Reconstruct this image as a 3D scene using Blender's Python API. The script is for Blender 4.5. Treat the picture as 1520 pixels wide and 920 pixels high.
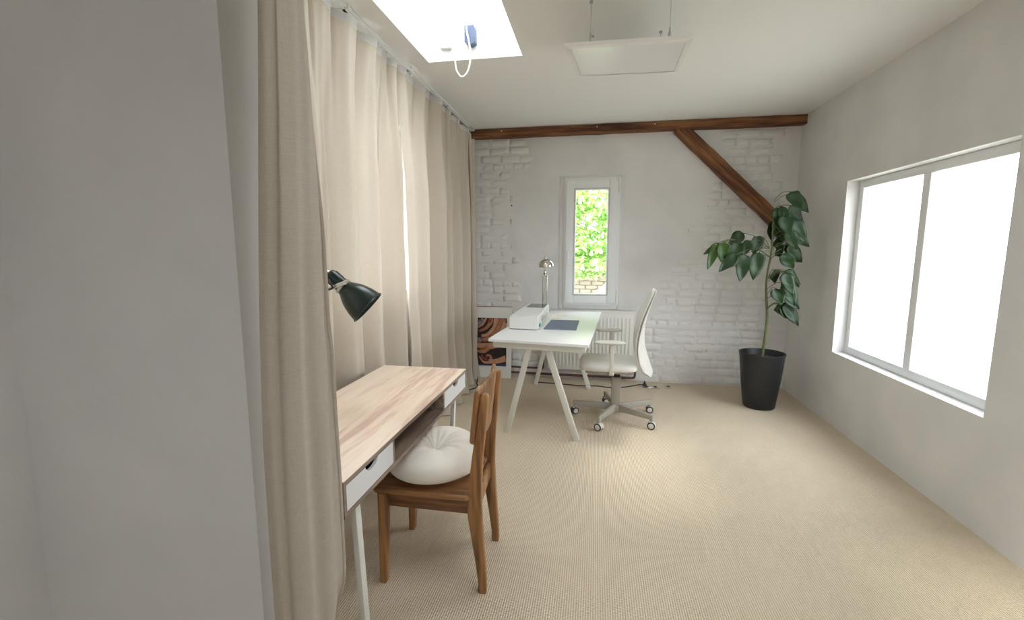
import bpy, bmesh, math, random
from mathutils import Vector, Matrix, noise
for o in list(bpy.data.objects): bpy.data.objects.remove(o)
SC = bpy.context.scene; COL = SC.collection
PI = math.pi
# ------------------------------------------------------------------ camera, world, light, exposure
cam = bpy.data.cameras.new('camera'); cam.sensor_fit = 'HORIZONTAL'; cam.sensor_width = 36
cam.lens = 36*690/1520; cam.clip_start = .02
co = bpy.data.objects.new('camera', cam); COL.objects.link(co)
TILT = math.atan(91/690); YAW = math.atan(125*math.cos(TILT)/690)
co.location = (0, 0, 1.45); co.rotation_euler = (PI/2-TILT, 0, YAW)
SC.camera = co
w = bpy.data.worlds.new('overcast_sky'); SC.world = w; w.use_nodes = True
nt = w.node_tree; bg = nt.nodes['Background']
tc = nt.nodes.new('ShaderNodeTexCoord'); sx = nt.nodes.new('ShaderNodeSeparateXYZ')
rp = nt.nodes.new('ShaderNodeValToRGB')
nt.links.new(tc.outputs['Generated'], sx.inputs[0]); ma = nt.nodes.new('ShaderNodeMath'); ma.operation = 'MULTIPLY_ADD'; ma.inputs[1].default_value = .5; ma.inputs[2].default_value = .5
nt.links.new(sx.outputs['Z'], ma.inputs[0]); nt.links.new(ma.outputs[0], rp.inputs[0])
nt.links.new(rp.outputs[0], bg.inputs[0])
rp.color_ramp.elements[0].position = .46; rp.color_ramp.elements[0].color = (.40, .39, .37, 1)
rp.color_ramp.elements[1].position = .51; rp.color_ramp.elements[1].color = (.91, .935, 1, 1)
bg.inputs[1].default_value = 9.0
SC.view_settings.view_transform = 'Standard'; SC.view_settings.look = 'None'
SC.view_settings.gamma = 1; SC.view_settings.use_curve_mapping = False
SC.view_settings.exposure = 0.2
sl = bpy.data.lights.new('veiled_sun', 'SUN'); sl.energy = 2.6; sl.angle = math.radians(13); sl.color = (1, .96, .90)
so_ = bpy.data.objects.new('veiled_sun', sl); COL.objects.link(so_); so_.rotation_euler = Vector((1.08, .45, -2.75)).to_track_quat('-Z', 'Y').to_euler()
SC.cycles.max_bounces = 14; SC.cycles.diffuse_bounces = 10; SC.cycles.transparent_max_bounces = 16
SC.cycles.sample_clamp_indirect = 12

def portal(name, loc, rot, sx_, sy_):
    l = bpy.data.lights.new(name, 'AREA'); l.shape = 'RECTANGLE'; l.size = sx_; l.size_y = sy_
    l.cycles.is_portal = True
    o = bpy.data.objects.new(name, l); COL.objects.link(o); o.location = loc; o.rotation_euler = rot

# ------------------------------------------------------------------ helpers
def wm(o):
    m = Matrix.Identity(4)
    while o is not None:
        m = o.matrix_basis @ m; o = o.parent
    return m
def thing(name, label, cat, loc=(0, 0, 0), rz=0, group=None):
    o = bpy.data.objects.new(name, None); COL.objects.link(o)
    o.location = loc; o.rotation_euler = (0, 0, rz); o.empty_display_size = .1
    return tag(o, label, cat, group)
def tag(o, label=None, cat=None, group=None, kind=None):
    if label: o['label'] = label
    if cat: o['category'] = cat
    if group: o['group'] = group
    if kind: o['kind'] = kind
    return o
def P(x, y, z): return Vector((x, y, z))

class B:
    def __init__(s): s.bm = bmesh.new()
    def box(s, x0, x1, y0, y1, z0, z1, bev=0, seg=2):
        r = bmesh.ops.create_cube(s.bm, size=1)['verts']
        for v in r:
            v.co = Vector((x0+(v.co.x+.5)*(x1-x0), y0+(v.co.y+.5)*(y1-y0), z0+(v.co.z+.5)*(z1-z0)))
        if bev:
            es = {e for v in r for e in v.link_edges}
            bmesh.ops.bevel(s.bm, geom=list(es), offset=bev, segments=seg, profile=.5, affect='EDGES')
        return s
    def bar(s, a, b, w, d, side=(1, 0, 0), bev=0, w2=None, d2=None):
        a, b = Vector(a), Vector(b); z = (b-a).normalized(); x = Vector(side); x = (x-z*x.dot(z)).normalized(); y = z.cross(x)
        w2 = w if w2 is None else w2; d2 = d if d2 is None else d2
        vs = []
        for p, ww, dd in ((a, w, d), (b, w2, d2)):
            for i, j in ((-1, -1), (1, -1), (1, 1), (-1, 1)):
                vs.append(s.bm.verts.new(p+x*ww/2*i+y*dd/2*j))
        fs = [(3, 2, 1, 0), (4, 5, 6, 7)]+[(k, (k+1) % 4, (k+1) % 4+4, k+4) for k in range(4)]
        for f in fs: s.bm.faces.new([vs[i] for i in f])
        if bev:
            es = {e for v in vs for e in v.link_edges}
            bmesh.ops.bevel(s.bm, geom=list(es), offset=bev, segments=2, profile=.5, affect='EDGES')
        return s
    def rings(s, rs, cap=True, close=False):
        R = [[s.bm.verts.new(p) for p in r] for r in rs]; n = len(R[0])
        m = len(R)
        for i in range(m if close else m-1):
            a, b = R[i], R[(i+1) % m]
            for k in range(n):
                s.bm.faces.new((a[k], a[(k+1) % n], b[(k+1) % n], b[k]))
        if cap and not close:
            s.bm.faces.new(list(reversed(R[0]))); s.bm.faces.new(R[-1])
        return s
    def tube(s, pts, r, n=10, cap=True):
        pts = [Vector(p) for p in pts]; m = len(pts)
        rr = r if isinstance(r, (list, tuple)) else [r]*m
        t0 = (pts[1]-pts[0]).normalized(); u = t0.orthogonal().normalized(); out = []
        for i, p in enumerate(pts):
            t = (pts[min(i+1, m-1)]-pts[max(i-1, 0)]).normalized()
            u = (u-t*u.dot(t)).normalized(); v = t.cross(u)
            out.append([p+(u*math.cos(2*PI*k/n)+v*math.sin(2*PI*k/n))*rr[i] for k in range(n)])
        return s.rings(out, cap)
    def lathe(s, prof, n=32, M=None, cap=True):
        out = []
        for r, z in prof:
            out.append([Vector((max(r, 1e-4)*math.cos(2*PI*k/n), max(r, 1e-4)*math.sin(2*PI*k/n), z)) for k in range(n)])
        if M is not None: out = [[M @ p for p in r] for r in out]
        return s.rings(out, cap)
    def prism(s, poly, f0, f1):
        a = [s.bm.verts.new(f0(*p)) for p in poly]; b = [s.bm.verts.new(f1(*p)) for p in poly]; n = len(poly)
        s.bm.faces.new(list(reversed(a))); s.bm.faces.new(b)
        for k in range(n): s.bm.faces.new((a[k], a[(k+1) % n], b[(k+1) % n], b[k]))
        return s
    def grid(s, nu, nv, fn, closeu=False):
        V = [[s.bm.verts.new(fn(i/(nu if closeu else nu-1), j/(nv-1))) for j in range(nv)] for i in range(nu)]
        for i in range(nu if closeu else nu-1):
            a, b = V[i], V[(i+1) % nu]
            for j in range(nv-1): s.bm.faces.new((a[j], b[j], b[j+1], a[j+1]))
        return V
    def build(s, name, mat, parent=None, smooth=35, world=False):
        bmesh.ops.recalc_face_normals(s.bm, faces=s.bm.faces)
        if world and parent is not None: s.bm.transform(wm(parent).inverted())
        me = bpy.data.meshes.new(name); s.bm.to_mesh(me); s.bm.free()
        me.materials.append(mat)
        if smooth:
            me.shade_smooth(); me.set_sharp_from_angle(angle=math.radians(smooth))
        o = bpy.data.objects.new(name, me); COL.objects.link(o); o.parent = parent
        return o
def mod_subsurf(o, l=1):
    m = o.modifiers.new('s', 'SUBSURF'); m.levels = l; m.render_levels = l
def copy_tree(o, parent=None):
    c = o.copy(); COL.objects.link(c); c.parent = parent
    for ch in list(o.children): copy_tree(ch, c)
    return c
def catmull(pts, n=8):
    pts = [Vector(p) for p in pts]; out = []
    for i in range(len(pts)-1):
        p0, p1, p2, p3 = pts[max(i-1, 0)], pts[i], pts[i+1], pts[min(i+2, len(pts)-1)]
        for k in range(n):
            t = k/n
            out.append(.5*((2*p1)+(p2-p0)*t+(2*p0-5*p1+4*p2-p3)*t*t+(3*p1-p0-3*p2+p3)*t**3))
    out.append(pts[-1]); return out

# ------------------------------------------------------------------ materials
def mat(name, col, rough=.5, metal=0, spec=.5, bump=None, var=None, sheen=0, coat=0):
    """bump = (scale, strength, distance, stretch xyz); var = (scale, colour2, stretch xyz, contrast)"""
    m = bpy.data.materials.new(name); m.use_nodes = True; n = m.node_tree; p = n.nodes['Principled BSDF']
    p.inputs['Base Color'].default_value = (*col, 1); p.inputs['Roughness'].default_value = rough
    p.inputs['Metallic'].default_value = metal; p.inputs['Specular IOR Level'].default_value = spec
    p.inputs['Sheen Weight'].default_value = sheen; p.inputs['Coat Weight'].default_value = coat
    tc = n.nodes.new('ShaderNodeTexCoord')
    def noisetex(scale, stretch, detail=5):
        mp = n.nodes.new('ShaderNodeMapping'); mp.inputs['Scale'].default_value = stretch
        n.links.new(tc.outputs['Object'], mp.inputs[0])
        t = n.nodes.new('ShaderNodeTexNoise'); t.inputs['Scale'].default_value = scale; t.inputs['Detail'].default_value = detail
        n.links.new(mp.outputs[0], t.inputs[0]); return t
    if var is None: var = (14, tuple(c*.93 for c in col), (1, 1, 1), .3)
    if var:
        t = noisetex(var[0], var[2]); r = n.nodes.new('ShaderNodeValToRGB')
        c = var[3]; r.color_ramp.elements[0].position = .5-c/2; r.color_ramp.elements[1].position = .5+c/2
        r.color_ramp.elements[0].color = (*var[1], 1); r.color_ramp.elements[1].color = (*col, 1)
        n.links.new(t.outputs[0], r.inputs[0]); n.links.new(r.outputs[0], p.inputs['Base Color'])
    if bump:
        t = noisetex(bump[0], bump[3] if len(bump) > 3 else (1, 1, 1)); b = n.nodes.new('ShaderNodeBump')
        b.inputs['Strength'].default_value = bump[1]; b.inputs['Distance'].default_value = bump[2]
        n.links.new(t.outputs[0], b.inputs['Height']); n.links.new(b.outputs[0], p.inputs['Normal'])
    return m

def wood(name, light, mid, dark, axis='Y', rough=.5, ring=7, fine=60, streak=.5, spec=.4):
    m = bpy.data.materials.new(name); m.use_nodes = True; n = m.node_tree; p = n.nodes['Principled BSDF']
    p.inputs['Roughness'].default_value = rough; p.inputs['Specular IOR Level'].default_value = spec
    tc = n.nodes.new('ShaderNodeTexCoord')
    st = {'X': (.08, 1, 1), 'Y': (1, .08, 1), 'Z': (1, 1, .08)}[axis]
    mp = n.nodes.new('ShaderNodeMapping'); mp.inputs['Scale'].default_value = st
    n.links.new(tc.outputs['Object'], mp.inputs[0])
    a = n.nodes.new('ShaderNodeTexNoise'); a.inputs['Scale'].default_value = ring; a.inputs['Detail'].default_value = 3; a.inputs['Distortion'].default_value = 1.2
    b = n.nodes.new('ShaderNodeTexNoise'); b.inputs['Scale'].default_value = fine; b.inputs['Detail'].default_value = 6
    n.links.new(mp.outputs[0], a.inputs[0]); n.links.new(mp.outputs[0], b.inputs[0])
    mul = n.nodes.new('ShaderNodeMath'); mul.operation = 'MULTIPLY_ADD'; mul.inputs[1].default_value = streak
    n.links.new(b.outputs[0], mul.inputs[0]); n.links.new(a.outputs[0], mul.inputs[2])
    sub = n.nodes.new('ShaderNodeMath'); sub.operation = 'SUBTRACT'; sub.inputs[1].default_value = streak/2
    n.links.new(mul.outputs[0], sub.inputs[0])
    r = n.nodes.new('ShaderNodeValToRGB'); e = r.color_ramp.elements
    e[0].position = .34; e[0].color = (*dark, 1); e[1].position = .64; e[1].color = (*light, 1)
    q = e.new(.49); q.color = (*mid, 1)
    n.links.new(sub.outputs[0], r.inputs[0]); n.links.new(r.outputs[0], p.inputs['Base Color'])
    bp = n.nodes.new('ShaderNodeBump'); bp.inputs['Strength'].default_value = .15; bp.inputs['Distance'].default_value = .002
    n.links.new(b.outputs[0], bp.inputs['Height']); n.links.new(bp.outputs[0], p.inputs['Normal'])
    return m

def fabric(name, col, col2, trans=.35, weave=700, tcol=None, axis=(0, 1, 2)):
    m = bpy.data.materials.new(name); m.use_nodes = True; n = m.node_tree
    for x in list(n.nodes): n.nodes.remove(x)
    out = n.nodes.new('ShaderNodeOutputMaterial'); d = n.nodes.new('ShaderNodeBsdfDiffuse'); t = n.nodes.new('ShaderNodeBsdfTranslucent')
    mx = n.nodes.new('ShaderNodeMixShader'); mx.inputs[0].default_value = trans
    tc = n.nodes.new('ShaderNodeTexCoord')
    def nz(stretch, scale, det=3):
        mp = n.nodes.new('ShaderNodeMapping'); mp.inputs['Scale'].default_value = stretch
        n.links.new(tc.outputs['Object'], mp.inputs[0])
        q = n.nodes.new('ShaderNodeTexNoise'); q.inputs['Scale'].default_value = scale; q.inputs['Detail'].default_value = det
        n.links.new(mp.outputs[0], q.inputs[0]); return q
    h = nz((.06, .06, 1), weave); v = nz((1, 1, .06), weave); c = nz((1, 1, .7), 3.)
    ad = n.nodes.new('ShaderNodeMath'); ad.operation = 'ADD'; n.links.new(h.outputs[0], ad.inputs[0]); n.links.new(v.outputs[0], ad.inputs[1])
    a2 = n.nodes.new('ShaderNodeMath'); a2.operation = 'MULTIPLY_ADD'; a2.inputs[1].default_value = .4
    n.links.new(c.outputs[0], a2.inputs[0]); n.links.new(ad.outputs[0], a2.inputs[2])
    r = n.nodes.new('ShaderNodeValToRGB'); r.color_ramp.elements[0].position = .0; r.color_ramp.elements[1].position = 1.
    mr = n.nodes.new('ShaderNodeMapRange'); mr.inputs[1].default_value = .75; mr.inputs[2].default_value = 1.65
    n.links.new(a2.outputs[0], mr.inputs[0]); n.links.new(mr.outputs[0], r.inputs[0])
    r.color_ramp.elements[0].color = (*col2, 1); r.color_ramp.elements[1].color = (*col, 1)
    n.links.new(r.outputs[0], d.inputs[0])
    if tcol: t.inputs[0].default_value = (*tcol, 1)
    else: n.links.new(r.outputs[0], t.inputs[0])
    bp = n.nodes.new('ShaderNodeBump'); bp.inputs['Strength'].default_value = .25; bp.inputs['Distance'].default_value = .001
    n.links.new(ad.outputs[0], bp.inputs['Height']); n.links.new(bp.outputs[0], d.inputs['Normal'])
    n.links.new(d.outputs[0], mx.inputs[1]); n.links.new(t.outputs[0], mx.inputs[2]); n.links.new(mx.outputs[0], out.inputs[0])
    return m

def glass_mat():
    m = bpy.data.materials.new('clear_glass'); m.use_nodes = True; n = m.node_tree
    for x in list(n.nodes): n.nodes.remove(x)
    out = n.nodes.new('ShaderNodeOutputMaterial'); t = n.nodes.new('ShaderNodeBsdfTransparent'); g = n.nodes.new('ShaderNodeBsdfGlossy')
    g.inputs['Roughness'].default_value = .02; t.inputs[0].default_value = (.96, .98, .97, 1)
    lw = n.nodes.new('ShaderNodeLayerWeight'); pw = n.nodes.new('ShaderNodeMath'); pw.operation = 'POWER'; pw.inputs[1].default_value = 5; n.links.new(lw.outputs['Facing'], pw.inputs[0])
    f = n.nodes.new('ShaderNodeMath'); f.operation = 'MULTIPLY_ADD'; f.inputs[1].default_value = .6; f.inputs[2].default_value = .035; n.links.new(pw.outputs[0], f.inputs[0]); mx = n.nodes.new('ShaderNodeMixShader')
    n.links.new(f.outputs[0], mx.inputs[0]); n.links.new(t.outputs[0], mx.inputs[1]); n.links.new(g.outputs[0], mx.inputs[2]); n.links.new(mx.outputs[0], out.inputs[0])
    return m

def carpet_mat():
    m = bpy.data.materials.new('ribbed_sisal_carpet'); m.use_nodes = True; n = m.node_tree; p = n.nodes['Principled BSDF']
    p.inputs['Roughness'].default_value = .95; p.inputs['Specular IOR Level'].default_value = .1; p.inputs['Sheen Weight'].default_value = .1
    tc = n.nodes.new('ShaderNodeTexCoord')
    def wave(dirn, scale, dist):
        q = n.nodes.new('ShaderNodeTexWave'); q.bands_direction = dirn; q.inputs['Scale'].default_value = scale
        q.inputs['Distortion'].default_value = dist; q.inputs['Detail'].default_value = 2; q.inputs['Detail Scale'].default_value = 3
        n.links.new(tc.outputs['Object'], q.inputs[0]); return q
    a = wave('X', 32, .8); b = wave('Y', 48, 2.2)
    nz = n.nodes.new('ShaderNodeTexNoise'); nz.inputs['Scale'].default_value = 260; nz.inputs['Detail'].default_value = 3; n.links.new(tc.outputs['Object'], nz.inputs[0])
    big = n.nodes.new('ShaderNodeTexNoise'); big.inputs['Scale'].default_value = 1.6; big.inputs['Detail'].default_value = 4; n.links.new(tc.outputs['Object'], big.inputs[0])
    mu = n.nodes.new('ShaderNodeMath'); mu.operation = 'MULTIPLY_ADD'; mu.inputs[1].default_value = .6
    n.links.new(b.outputs['Fac'], mu.inputs[0]); n.links.new(a.outputs['Fac'], mu.inputs[2])
    m2 = n.nodes.new('ShaderNodeMath'); m2.operation = 'MULTIPLY_ADD'; m2.inputs[1].default_value = .9
    n.links.new(nz.outputs[0], m2.inputs[0]); n.links.new(mu.outputs[0], m2.inputs[2])
    m3 = n.nodes.new('ShaderNodeMath'); m3.operation = 'MULTIPLY_ADD'; m3.inputs[1].default_value = .5
    n.links.new(big.outputs[0], m3.inputs[0]); n.links.new(m2.outputs[0], m3.inputs[2])
    r = n.nodes.new('ShaderNodeValToRGB'); e = r.color_ramp.elements
    mr = n.nodes.new('ShaderNodeMapRange'); mr.inputs[1].default_value = .4; mr.inputs[2].default_value = 2.0
    n.links.new(m3.outputs[0], mr.inputs[0]); n.links.new(mr.outputs[0], r.inputs[0])
    e[0].position = .1; e[0].color = (.34, .26, .17, 1); e[1].position = .9; e[1].color = (.83, .71, .545, 1)
    q = e.new(.45); q.color = (.665, .545, .395, 1)
    n.links.new(r.outputs[0], p.inputs['Base Color'])
    bp = n.nodes.new('ShaderNodeBump'); bp.inputs['Strength'].default_value = .8; bp.inputs['Distance'].default_value = .004
    n.links.new(m2.outputs[0], bp.inputs['Height']); n.links.new(bp.outputs[0], p.inputs['Normal'])
    return m

M = dict(
    paint=mat('matt_white_ceiling_paint', (.80, .80, .78), .9, bump=(90, .15, .002), var=False),
    wallp=mat('white_wall_paint', (.76, .755, .745), .85, bump=(35, .3, .004), var=(2.6, (.64, .635, .635), (1, 1, 1), .6)),
    brick=mat('thick_white_brick_paint', (.765, .76, .745), .85, bump=(26, .5, .006), var=(4, (.68, .675, .665), (1, 1, 1), .4)),
    carpet=carpet_mat(),
    beam=wood('old_brown_beam', (.26, .115, .045), (.15, .058, .024), (.055, .02, .01), 'X', .7, 9, 40, .6),
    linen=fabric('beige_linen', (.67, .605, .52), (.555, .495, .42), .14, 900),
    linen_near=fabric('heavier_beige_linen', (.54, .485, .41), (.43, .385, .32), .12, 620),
    tape=fabric('white_header_tape', (.85, .85, .85), (.75, .75, .76), .5, 300),
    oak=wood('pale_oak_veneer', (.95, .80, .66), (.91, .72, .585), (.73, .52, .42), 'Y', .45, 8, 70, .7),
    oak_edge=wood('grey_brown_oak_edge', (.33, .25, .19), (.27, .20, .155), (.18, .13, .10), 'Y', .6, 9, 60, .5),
    walnut=wood('oiled_brown_wood', (.40, .20, .075), (.25, .115, .042), (.10, .042, .016), 'Z', .38, 8, 55, .6, .5),
    walnut_y=wood('oiled_brown_seat_wood', (.34, .165, .065), (.22, .098, .04), (.10, .042, .018), 'X', .38, 10, 55, .6, .5),
    white=mat('white_lacquer', (.84, .85, .86), .42, var=False),
    softwhite=mat('white_plastic', (.80, .81, .81), .4, var=False),
    drawer=mat('white_drawer_front', (.72, .72, .73), .45, var=False),
    legm=mat('warm_white_powder_coat', (.70, .70, .65), .45, var=False),
    greige=mat('greige_powder_coat', (.37, .345, .295), .5, var=False),
    uphol=mat('off_white_wool_upholstery', (.80, .785, .75), .9, bump=(500, .3, .001), sheen=.2),
    shell=mat('pale_chair_shell', (.66, .64, .59), .6),
    cushion=fabric('cream_cotton', (.92, .87, .79), (.85, .80, .72), .05, 500),
    green=mat('dark_green_enamel', (.006, .020, .014), .28, var=False, spec=.5),
    steel=mat('brushed_steel', (.55, .53, .50), .35, 1, var=False),
    chrome=mat('polished_nickel', (.72, .69, .64), .12, 1, var=False),
    black=mat('black_plastic', (.012, .012, .013), .5, var=False),
    rubber=mat('dark_rubber', (.03, .03, .04), .7, var=False),
    radiator=mat('cream_radiator_enamel', (.74, .74, .70), .35, var=False),
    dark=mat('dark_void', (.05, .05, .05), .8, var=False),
    copper=mat('painted_red_brown_pipe', (.14, .05, .032), .45, var=(8, (.07, .025, .02), (1, 1, 1), .4)),
    pvc=mat('white_window_plastic', (.80, .82, .83), .35, var=False),
    glass=glass_mat(),
    blue=mat('blue_grey_pad', (.17, .20, .30), .7, bump=(300, .2, .001)),
    desk_sheet=mat('matt_cream', (.86, .82, .72), .8),
    glossy=mat('dark_glossy_scanner_lid', (.13, .11, .12), .12, var=(22, (.05, .05, .06), (1, 1, 1), .2)),
    teal=mat('teal_label', (.02, .28, .22), .4, var=False),
    bluebox=mat('blue_grey_actuator_plastic', (.07, .10, .18), .4, var=False),
    leaf=mat('dark_green_leaf', (.013, .042, .007), .5, var=(9, (.008, .032, .008), (1, 1, 1), .4)),
    leaf2=mat('young_green_leaf', (.05, .11, .012), .5, var=(9, (.025, .07, .010), (1, 1, 1), .4)),
    stem=mat('green_brown_stem', (.10, .12, .04), .6),
    pot=mat('matt_black_pot', (.016, .018, .02), .45),
    soil=mat('potting_soil', (.05, .033, .02), .95, bump=(60, 1, .01)),
    mount=mat('white_passepartout', (.82, .82, .80), .8, var=False),
    frame_wood=mat('thin_red_brown_frame_wood', (.38, .17, .08), .5, var=(20, (.26, .11, .05), (.1, 1, 1), .4)),
    skin=mat('print_skin_tone', (.52, .25, .135), .5, var=(30, (.33, .13, .07), (1, 1, 1), .5)),
    skin2=mat('print_light_skin_tone', (.64, .36, .23), .5, var=(22, (.46, .22, .13), (1, 1, 1), .5)),
    skin3=mat('print_red_skin_tone', (.32, .10, .05), .5, var=(26, (.18, .05, .03), (1, 1, 1), .5)),
    printdark=mat('print_dark_ground', (.045, .028, .030), .4, var=(12, (.02, .012, .014), (1, 1, 1), .5)),
    printnavy=mat('print_navy_strip', (.03, .06, .14), .4),
    printgrey=mat('print_grey_cloth', (.34, .30, .30), .4, var=(40, (.14, .12, .12), (1, 1, 1), .3)),
)
m = mat('chestnut_leaves', (.74, .86, .42), .6, var=(1.6, (.44, .68, .28), (1, 1, 1), .4)); M['tree'] = m
M['ivy'] = mat('dark_ivy_leaves', (.16, .36, .10), .6, var=(2, (.24, .46, .12), (1, 1, 1), .4))
M['blossom'] = mat('white_pink_blossom', (.85, .74, .70), .8, var=False)
M['bark'] = mat('grey_brown_bark', (.10, .08, .06), .9, bump=(20, 1, .02))
M['outbrick'] = mat('weathered_garden_brick', (.62, .50, .42), .9, bump=(40, .5, .01), var=(1.6, (.36, .30, .26), (1, 1, 1), .5))
M['mortar'] = mat('pale_mortar', (.52, .50, .46), .95)
M['ground'] = mat('courtyard_gravel', (.33, .31, .27), .95, bump=(60, 1, .01))
M['tarp'] = mat('pale_blue_cover', (.12, .30, .40), .6)

# ------------------------------------------------------------------ room shell
XL, XR, YB, ZC = -1.47, 1.95, 5.156, 2.72
YF = -2.6
b = B(); b.box(XL-.3, XR+.3, YF-.2, YB+.3, -.2, 0); tag(b.build('floor', M['carpet'], smooth=0), kind='structure', label='beige ribbed sisal carpet floor')
# ceiling with a rooflight opening and an added one for fill light
def holed(bm_, x0, x1, y0, y1, holes, f):
    xs = sorted({x0, x1, *[h[0] for h in holes], *[h[1] for h in holes]}); ys = sorted({y0, y1, *[h[2] for h in holes], *[h[3] for h in holes]})
    for i in range(len(xs)-1):
        for j in range(len(ys)-1):
            cx, cy = (xs[i]+xs[i+1])/2, (ys[j]+ys[j+1])/2
            if any(h[0] < cx < h[1] and h[2] < cy < h[3] for h in holes): continue
            f(bm_, xs[i], xs[i+1], ys[j], ys[j+1])
SK = [(-1.165, -.512, 2.05, 3.24), (.10, .95, .55, 1.85)]  # second opening is added out of view to brighten the near floor
SHAFT = .46
b = B(); holed(b, XL-.3, XR+.3, YF-.2, YB+.3, SK, lambda q, x0, x1, y0, y1: q.box(x0, x1, y0, y1, ZC, ZC+.14))
bmesh.ops.remove_doubles(b.bm, verts=b.bm.verts, dist=1e-5)
tag(b.build('ceiling', M['paint'], smooth=0), kind='structure', label='matt white ceiling')
for i, (x0, x1, y0, y1) in enumerate(SK):
    t = thing(f'window_{i+2}', 'bright rooflight with a deep white shaft' if i == 0 else 'added unseen rooflight brightening the near floor', None, (x0, y0, ZC)); t['kind'] = 'structure'
    b = B(); zt = ZC+SHAFT
    zs_ = ZC+.14
    b.box(x0-.04, x0, y0-.04, y1+.04, zs_, zt); b.box(x1, x1+.04, y0-.04, y1+.04, zs_, zt)
    b.box(x0, x1, y0-.04, y0, zs_, zt); b.box(x0, x1, y1, y1+.04, zs_, zt)
    b.build('shaft', M['paint'], t, 0, True)
    b = B(); b.box(x0-.02, x0+.05, y0-.02, y1+.02, zt, zt+.06, .005); b.box(x1-.05, x1+.02, y0-.02, y1+.02, zt, zt+.06, .005)
    b.box(x0+.05, x1-.05, y0-.02, y0+.05, zt, zt+.06, .005); b.box(x0+.05, x1-.05, y1-.05, y1+.02, zt, zt+.06, .005)
    b.build('sash', M['pvc'], t, 35, True)
    b = B(); b.box(x0+.04, x1-.04, y0+.04, y1-.04, zt+.025, zt+.04); b.build('pane', M['glass'], t, 0, True)
    portal('rooflight_portal', ((x0+x1)/2, (y0+y1)/2, zt+.1), (0, 0, 0), x1-x0, y1-y0)

# back wall: relief skin with a window hole, plaster patch in the middle, bricks emerging at the sides
WX0, WX1, WZ0, WZ1 = -.355, .24, .835, 2.195
rnd = random.Random(4)
def smooth(a, b_, x):
    t = max(0, min(1, (x-a)/(b_-a))); return t*t*(3-2*t)
def edgeL(z): 
    return -.86 if z > 2.45 else (-1.02 if z > 1.2 else -.92)
def plaster(x, z):
    """thickness of the smooth render over the brickwork, 0..1"""
    n1 = noise.noise(Vector((x*3.1, z*3.1, 7)))*.16
    l = -.90+.14*smooth(2.2, 2.5, z)+.10*smooth(1.25, .95, z)+n1
    r = .98+.16*smooth(1.6, 2.1, z)-.36*smooth(1.35, .95, z)+n1
    low = smooth(.70, .84, z+n1*.3)
    return smooth(l-.10, l+.12, x)*(1-smooth(r-.12, r+.10, x))*low
def relief(x, z):
    h = .012*plaster(x, z)
    h += .0035*noise.noise(Vector((x*6, z*6, 0)))+.0018*noise.noise(Vector((x*22, z*22, 3)))+.004*noise.noise(Vector((x*1.7, z*1.7, 9)))
    h += .010*math.exp(-((z-.62-.01*math.sin(x*5))/.018)**2)*(1-plaster(x, z))      # a swollen paint ridge low on the wall
    if x > 0: h += .012*math.exp(-((z-2.52)/.02)**2)*0
    return h
def axis_pts(a, b_, step, stops):
    ks = sorted({a, b_, *stops}); out = [a]
    for p, q in zip(ks[:-1], ks[1:]):
        n_ = max(1, round((q-p)/step)); out += [p+(q-p)*k/n_ for k in range(1, n_+1)]
    return out
b = B()
xs = axis_pts(XL-.1, XR+.1, .022, (WX0, WX1)); zs = axis_pts(0, ZC, .022, (WZ0, WZ1))
V = [[b.bm.verts.new((x, YB-relief(x, z), z)) for z in zs] for x in xs]
for i in range(len(xs)-1):
    for j in range(len(zs)-1):
        cx, cz = (xs[i]+xs[i+1])/2, (zs[j]+zs[j+1])/2
        if WX0 < cx < WX1 and WZ0 < cz < WZ1: continue
        b.bm.faces.new((V[i][j], V[i+1][j], V[i+1][j+1], V[i][j+1]))
for e in [(XL-.1, WX0, 0, ZC), (WX1, XR+.1, 0, ZC), (WX0, WX1, 0, WZ0), (WX0, WX1, WZ1, ZC)]:
    b.box(e[0], e[1], YB+.006, YB+.30, e[2], e[3])
me_wall = b.build('wall_back', M['wallp'], smooth=60); tag(me_wall, kind='structure', label='white painted brick back wall with a smooth plaster patch')
# brick variants
bricks_me = []
for k in range(10):
    q = B(); rr = random.Random(k); L = .208 if k < 7 else .10; H = .071
    nx, nz = 5, 3
    def surf(u, v):
        x = (u-.5)*L; z = (v-.5)*H
        ed = min(1, min(u, 1-u)*nx*.9)*min(1, min(v, 1-v)*nz*.9)
        return Vector((x+rr.uniform(-.004, .004), -.0036*ed**.6-rr.uniform(0, .0018), z+rr.uniform(-.0035, .0035)))
    pts = q.grid(6, 4, surf)
    # skirt going back into the mortar
    rim = [pts[i][0] for i in range(6)]+[pts[5][j] for j in range(1, 4)]+[pts[i][3] for i in range(4, -1, -1)]+[pts[0][j] for j in range(2, 0, -1)]
    bk = [q.bm.verts.new((v.co.x*1.02, .006, v.co.z*1.06)) for v in rim]
    for i in range(len(rim)):
        j = (i+1) % len(rim); q.bm.faces.new((rim[i], rim[j], bk[j], bk[i]))
    bmesh.ops.recalc_face_normals(q.bm, faces=q.bm.faces)
    me = bpy.data.meshes.new('brick'); q.bm.to_mesh(me); q.bm.free(); me.materials.append(M['brick']); me.shade_smooth(); bricks_me.append((me, L))
rb = random.Random(21); cnt = 0; cands = []
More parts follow.
